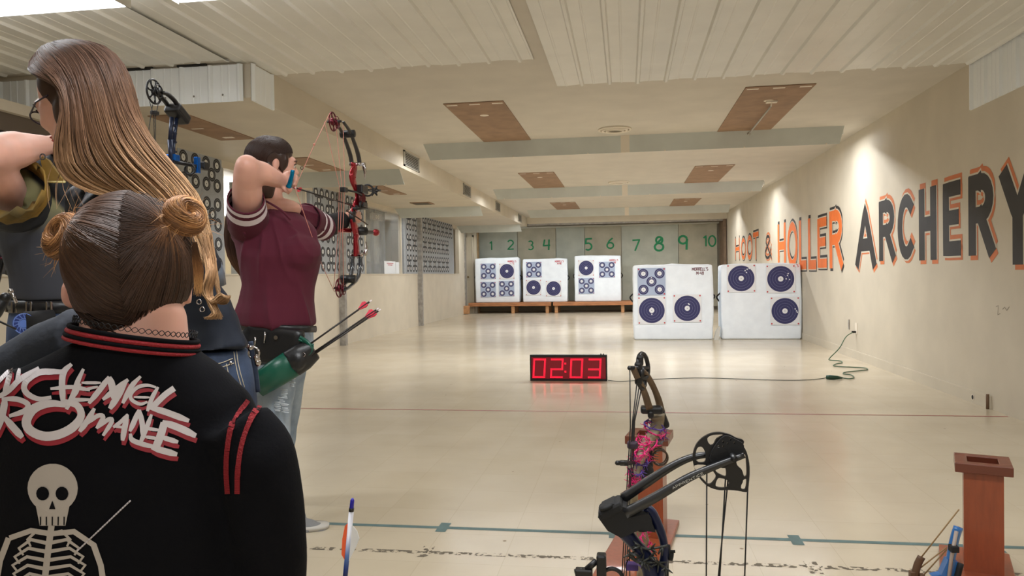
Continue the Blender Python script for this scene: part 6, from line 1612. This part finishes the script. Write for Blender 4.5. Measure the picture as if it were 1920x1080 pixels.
bun(at(122, 443, YS-.012), (-.35, -.85, .4), .0200, .0140, .017, 'hair_bun', 1)
bun(at(347, 404, YS-.005), (.75, -.35, .45), .0150, .0135, .016, 'hair_bun', 2)
MB().tube(smoothpath([at(158, 405, YS-.045), at(163, 420, YS-.055), at(160, 438, YS-.055), at(153, 446, YS-.045)], 3), .0022, 6).build('hair_tie', M['blackmat'], Sg)
# wisps beside the ears
for x0, sg_, nm in ((148, -1, 32), (368, 1, 33)):
    paths = []
    for k in range(110):
        x = x0-sg_*6*rnd.random(); pts = [at(x+rnd.uniform(-3, 3), 465+rnd.uniform(-12, 10), YS-.02), at(x+sg_*7+rnd.uniform(-7, 7), 505, YS-.02), at(x+sg_*6+rnd.uniform(-8, 8), 545+rnd.uniform(-18, 12), YS-.02)]
        paths.append(smoothpath(pts, 4))
    strands('loose_hair', paths, .0006, brh, Sg, .4, .95, nm)
# jacket
jk = mat('black_knit_jacket', (11, 11, 15), .95, bump=.12, bscale=220, var=.1, vscale=6, spec=.15); jk2 = mat('charcoal_sleeve', (40, 44, 52), .85, bump=.1, bscale=120)
m = MB()
rr = []
for y, cx_, hw, dep, Y in ((640, 254, 108, .076, .95), (664, 236, 146, .085, .955), (700, 214, 226, .10, .96), (740, 222, 264, .115, .97), (790, 236, 278, .125, .975), (860, 246, 276, .135, .98), (960, 240, 280, .14, .98), (1080, 240, 275, .14, .98), (1250, 240, 265, .14, .98), (1330, 240, 255, .14, .99)):
    rr.append((at(cx_, y, Y), RX*wr(hw, Y), DP*dep))
loft(m, rr, 36)
m.tube(smoothpath([at(440, 800, .96), at(486, 880, .96), at(505, 990, .97), at(508, 1120, 1.0)], 4), lerpn([.052, .053, .052, .048], 4), 16)
m.tube(smoothpath([at(508, 1120, 1.0), at(440, 1230, 1.12), at(340, 1230, 1.2)], 4), lerpn([.05, .045, .038], 4), 14)
m.tube(smoothpath([at(35, 790, .97), at(0, 880, .97), at(-15, 1000, 1.0), at(-20, 1120, 1.05)], 4), lerpn([.055, .055, .052, .048], 4), 16)
jacket = organic('jacket', m, .0075, 6, jk, Sg, disp=folds(.007, 9, 11, (1, 1, 1)))
m = MB(); m.tube(smoothpath([at(150, 636, 1.02), at(95, 652, 1.03), at(40, 690, 1.03), at(-40, 722, 1.03)], 4), lerpn([.040, .044, .044, .044], 4), 16); m.ell(at(140, 610, 1.03), .022, .03, .026)
organic('jacket_sleeve', m, .006, 4, jk2, Sg, disp=folds(.006, 14, 2))
jbv = bvh_of([jacket])
# ribbed collar: black and red bands round the neck
redrib = mat('red_rib', (150, 26, 34), .8, bump=.5, bscale=300)
cc = at(252, 640, .95); tilt = Matrix.Rotation(.16, 3, 'Y') @ Matrix.Rotation(-.10, 3, 'X')
for dz, rad, mt, rr_ in ((.005, .0830, redrib, .0034), (-.0005, .0845, jk, .003), (-.0055, .0855, redrib, .0026), (.011, .0815, jk, .0034)):
    pts = [cc+tilt @ Vector((cos(a)*rad, sin(a)*rad, dz)) for a in [2*pi*k/60 for k in range(60)]]
    MB().tube(pts, rr_, 8, closed=True).build('collar_band', mt, Sg)
# lace choker
m = MB(); 
for s_ in (0, 1):
    pts = [cc+tilt @ Vector((cos(a)*.0790, sin(a)*.0790, .021+.0035*sin(a*30+s_*pi))) for a in [2*pi*k/240 for k in range(240)]]
    m.tube(pts, .0006, 4, closed=True)
m.build('choker', M['blackmat'], Sg)
# sleeve stripes
for off in (0, 26):
    pts = [(462+off, 752+off*.35), (446+off, 775+off*.3), (434+off, 805+off*.2), (428+off*.95, 840), (427+off*.8, 880), (430+off*.65, 925)]
    P_ = smoothpath([Vector((x, y, 0)) for x, y in pts], 8); m = MB()
    n = len(P_)
    for i in range(n-1):
        a_, b_ = P_[i], P_[i+1]; d = (b_-a_).normalized(); nn = Vector((-d.y, d.x, 0))*4.6
        for k in range(3):
            p = a_.lerp(b_, k/3+.02); q = a_.lerp(b_, k/3+.27)
            m.quad(*[on(jbv, z.x, z.y, .003) for z in (p-nn, p+nn, q+nn, q-nn)])
    m.build('red_stripe', redrib, Sg)
# printed lettering
def z3(x, y): return x/5.053, 680+y/5.053
ST = [([(-60, 250), (125, 58)], 36, 1), ([(118, 66), (95, 170), (58, 300)], 46, 1), ([(198, 66), (175, 190)], 36, 1), ([(382, 58), (205, 165), (95, 270), (-30, 345)], 46, 1),
 ([(640, 55), (600, 90), (500, 92), (390, 100), (280, 165), (245, 240), (290, 305), (390, 345), (500, 328)], 50, 1),
 ([(690, 18), (618, 92), (600, 200), (612, 400)], 54, 1), ([(800, 62), (745, 180), (705, 300), (640, 440)], 46, 1), ([(492, 248), (690, 232), (860, 262)], 36, 1),
 ([(780, 192), (962, 192)], 26, 1), ([(790, 262), (935, 228)], 24, 1), ([(770, 200), (735, 280), (700, 345), (860, 350)], 34, 1),
 ([(850, 385), (955, 255), (1042, 135)], 48, 1), ([(1042, 135), (1068, 230), (1080, 340)], 60, 1), ([(980, 350), (1100, 255), (1218, 160)], 46, 1), ([(1195, 185), (1130, 300), (1045, 435)], 56, 1),
 ([(1335, 130), (1245, 230), (1165, 385)], 44, 1), ([(1480, 235), (1400, 215), (1310, 232), (1245, 295), (1250, 350), (1330, 392), (1400, 372)], 32, 1),
 ([(1500, 232), (1445, 330), (1400, 460)], 38, 1), ([(1270, 325), (1420, 330)], 22, 1), ([(1650, 245), (1560, 310), (1440, 430)], 52, 0), ([(1420, 425), (1580, 470), (1790, 552)], 54, 1),
 ([(75, 330), (50, 470), (-10, 660)], 62, 1), ([(40, 345), (180, 345), (285, 392), (255, 455), (110, 505)], 46, 1), ([(60, 505), (140, 600), (235, 705)], 62, 1),
 ([(640, 400), (500, 385), (350, 430), (275, 540), (300, 630), (420, 690), (560, 680), (700, 610), (780, 500), (740, 400), (620, 370)], 78, 1),
 ([(905, 430), (850, 530), (765, 650)], 50, 1), ([(835, 575), (935, 500), (985, 515), (925, 620)], 38, 1), ([(925, 620), (1035, 535), (1065, 560), (985, 690)], 38, 1),
 ([(1215, 488), (1150, 560), (1080, 610)], 34, 1), ([(1210, 490), (1190, 600), (1168, 735)], 48, 1), ([(1085, 600), (1210, 615)], 24, 1),
 ([(1235, 650), (1325, 445)], 46, 1), ([(1325, 445), (1352, 580), (1362, 720)], 46, 1), ([(1440, 490), (1385, 640), (1330, 770)], 40, 1),
 ([(1240, 670), (1260, 730), (1380, 775), (1500, 800)], 42, 1), ([(1370, 620), (1510, 640)], 30, 1), ([(1380, 700), (1500, 720)], 30, 1),
 ([(1540, 560), (1690, 615), (1858, 695)], 62, 1), ([(1560, 570), (1520, 700), (1470, 830)], 66, 0), ([(1530, 705), (1690, 752)], 42, 1), ([(1440, 800), (1560, 835), (1680, 866)], 54, 1)]
inkw = mat('white_print', (206, 198, 200), .6); inkr = mat('red_print', (150, 34, 48), .6)
for nm, mt, dx, dy, off, extra in (('red_print', inkr, 8, 44, .0012, 1.0), ('white_print', inkw, 0, 0, .0024, .92)):
    m = MB()
    for k, (pts, w, tp) in enumerate(ST):
        S_ = smoothpath([Vector((x, y, 0)) for x, y in pts], 4) if len(pts) > 2 else [Vector((x, y, 0)) for x, y in pts]
        ribbon(m, [(p.x+dx, p.y+dy) for p in S_], w*extra*1.2, lambda u, v: on(jbv, *z3(u, v), off+.00004*k, .84), sub=22, taper=(lambda t: .55+.9*min(t*4, 1, (1-t)*3.5+.15)*.5) if tp else None, capsq=0)
    m.build(nm, mt, Sg)
# plain bone print: a generic skull and rib cage
def patch(m, poly, off, mi=0):
    cx_ = sum(p[0] for p in poly)/len(poly); cy_ = sum(p[1] for p in poly)/len(poly); n = len(poly)
    rings_ = [1., .75, .5, .25]; vs = [on(jbv, cx_+(x-cx_)*s_, cy_+(y-cy_)*s_, off, .84) for s_ in rings_ for x, y in poly]+[on(jbv, cx_, cy_, off, .84)]
    fs = [(r*n+i, r*n+(i+1) % n, (r+1)*n+(i+1) % n, (r+1)*n+i) for r in range(3) for i in range(n)]+[(3*n+i, 3*n+(i+1) % n, 4*n) for i in range(n)]
    m.add(vs, fs, mi)
def ov(cx_, cy_, rx, ry, n=26): return [(cx_+rx*cos(2*pi*k/n), cy_+ry*sin(2*pi*k/n)) for k in range(n)]
m = MB()
patch(m, ov(100, 915, 47, 46), .0012); patch(m, [(68, 945), (132, 945), (124, 985), (76, 985)], .0013)
for x in (82, 118): patch(m, ov(x, 925, 12, 13, 14), .002, 1)
patch(m, [(100, 938), (106, 954), (94, 954)], .002, 1)
for k in range(5): ribbon(m, [(78+k*11, 968), (78+k*11, 984)], 2.2, lambda u, v: on(jbv, u, v, .002, .84), mi=1, sub=8)
ribbon(m, [(98, 985), (92, 1030), (84, 1100)], 12, lambda u, v: on(jbv, u, v, .0014, .84), sub=8)
for k in range(6):
    y = 1002+k*16; wd = (40, 56, 64, 68, 66, 60)[k]
    for s_ in (-1, 1):
        ribbon(m, [(93-k*1.5, y), (93+s_*wd*.6, y-7), (93+s_*wd, y+9), (93+s_*wd*.85, y+22)], 7.5, lambda u, v: on(jbv, u, v, .0013, .84), sub=7, taper=lambda t: 1-.5*t)
ribbon(m, [(20, 1008), (60, 994), (98, 1000), (140, 996), (178, 1022)], 10, lambda u, v: on(jbv, u, v, .0016, .84), sub=7)
ribbon(m, [(176, 1020), (190, 1060), (196, 1100)], 11, lambda u, v: on(jbv, u, v, .0014, .84), sub=7)
ribbon(m, [(18, 1008), (2, 1050), (-6, 1100)], 11, lambda u, v: on(jbv, u, v, .0014, .84), sub=7)
m.build('bone_print', [mat('bone_ink', (176, 166, 156), .7), jk], Sg)
m = MB(); P_ = [on(jbv, 245-(100)*t, 938+95*t, .002, .84) for t in [k/24 for k in range(25)]]
for i in range(0, 24): m.tube([P_[i], P_[i].lerp(P_[i+1], .75)], .0011, 5)
m.build('printed_chain', inkw, Sg)
# trousers, chair
m = MB()
hp = at(240, 1330, 1.0); hp.z = .47
for dx in (-.10, .10):
    m.tube(smoothpath([hp+Vector((dx, dx*.6, 0)), hp+Vector((dx*.9-.28, dx*.6+.34, .0)), hp+Vector((dx*.9-.30, dx*.6+.37, -.10)), hp+Vector((dx*.9-.28, dx*.6+.35, -.40))], 4), lerpn([.09, .07, .06, .05], 4), 12)
m.ell(hp, .19, .13, .10)
organic('trousers', m, .014, 3, mat('dark_trousers', (34, 34, 40), .85), Sg)
for dx in (-.12, .12): m = MB(); m.ell(hp+Vector((dx*.9-.32, dx*.6+.4, -.43)), .08, .09, .04); m.build('shoe', M['blackmat'], Sg)
CH = empty('stool', (hp.x, hp.y, 0), 'plain black stool under the seated person, below the picture edge', 'stool')
MB().bbox((hp.x, hp.y+.06, .345), .19, .19, .02, bev=.3).build('seat', M['blackmat'], CH)
for dx in (-.15, .15):
    for dy in (-.1, .2): MB().tube([(hp.x+dx, hp.y+dy, 0), (hp.x+dx*.9, hp.y+dy, .34)], .012, 8).build('leg', M['steel'], CH)
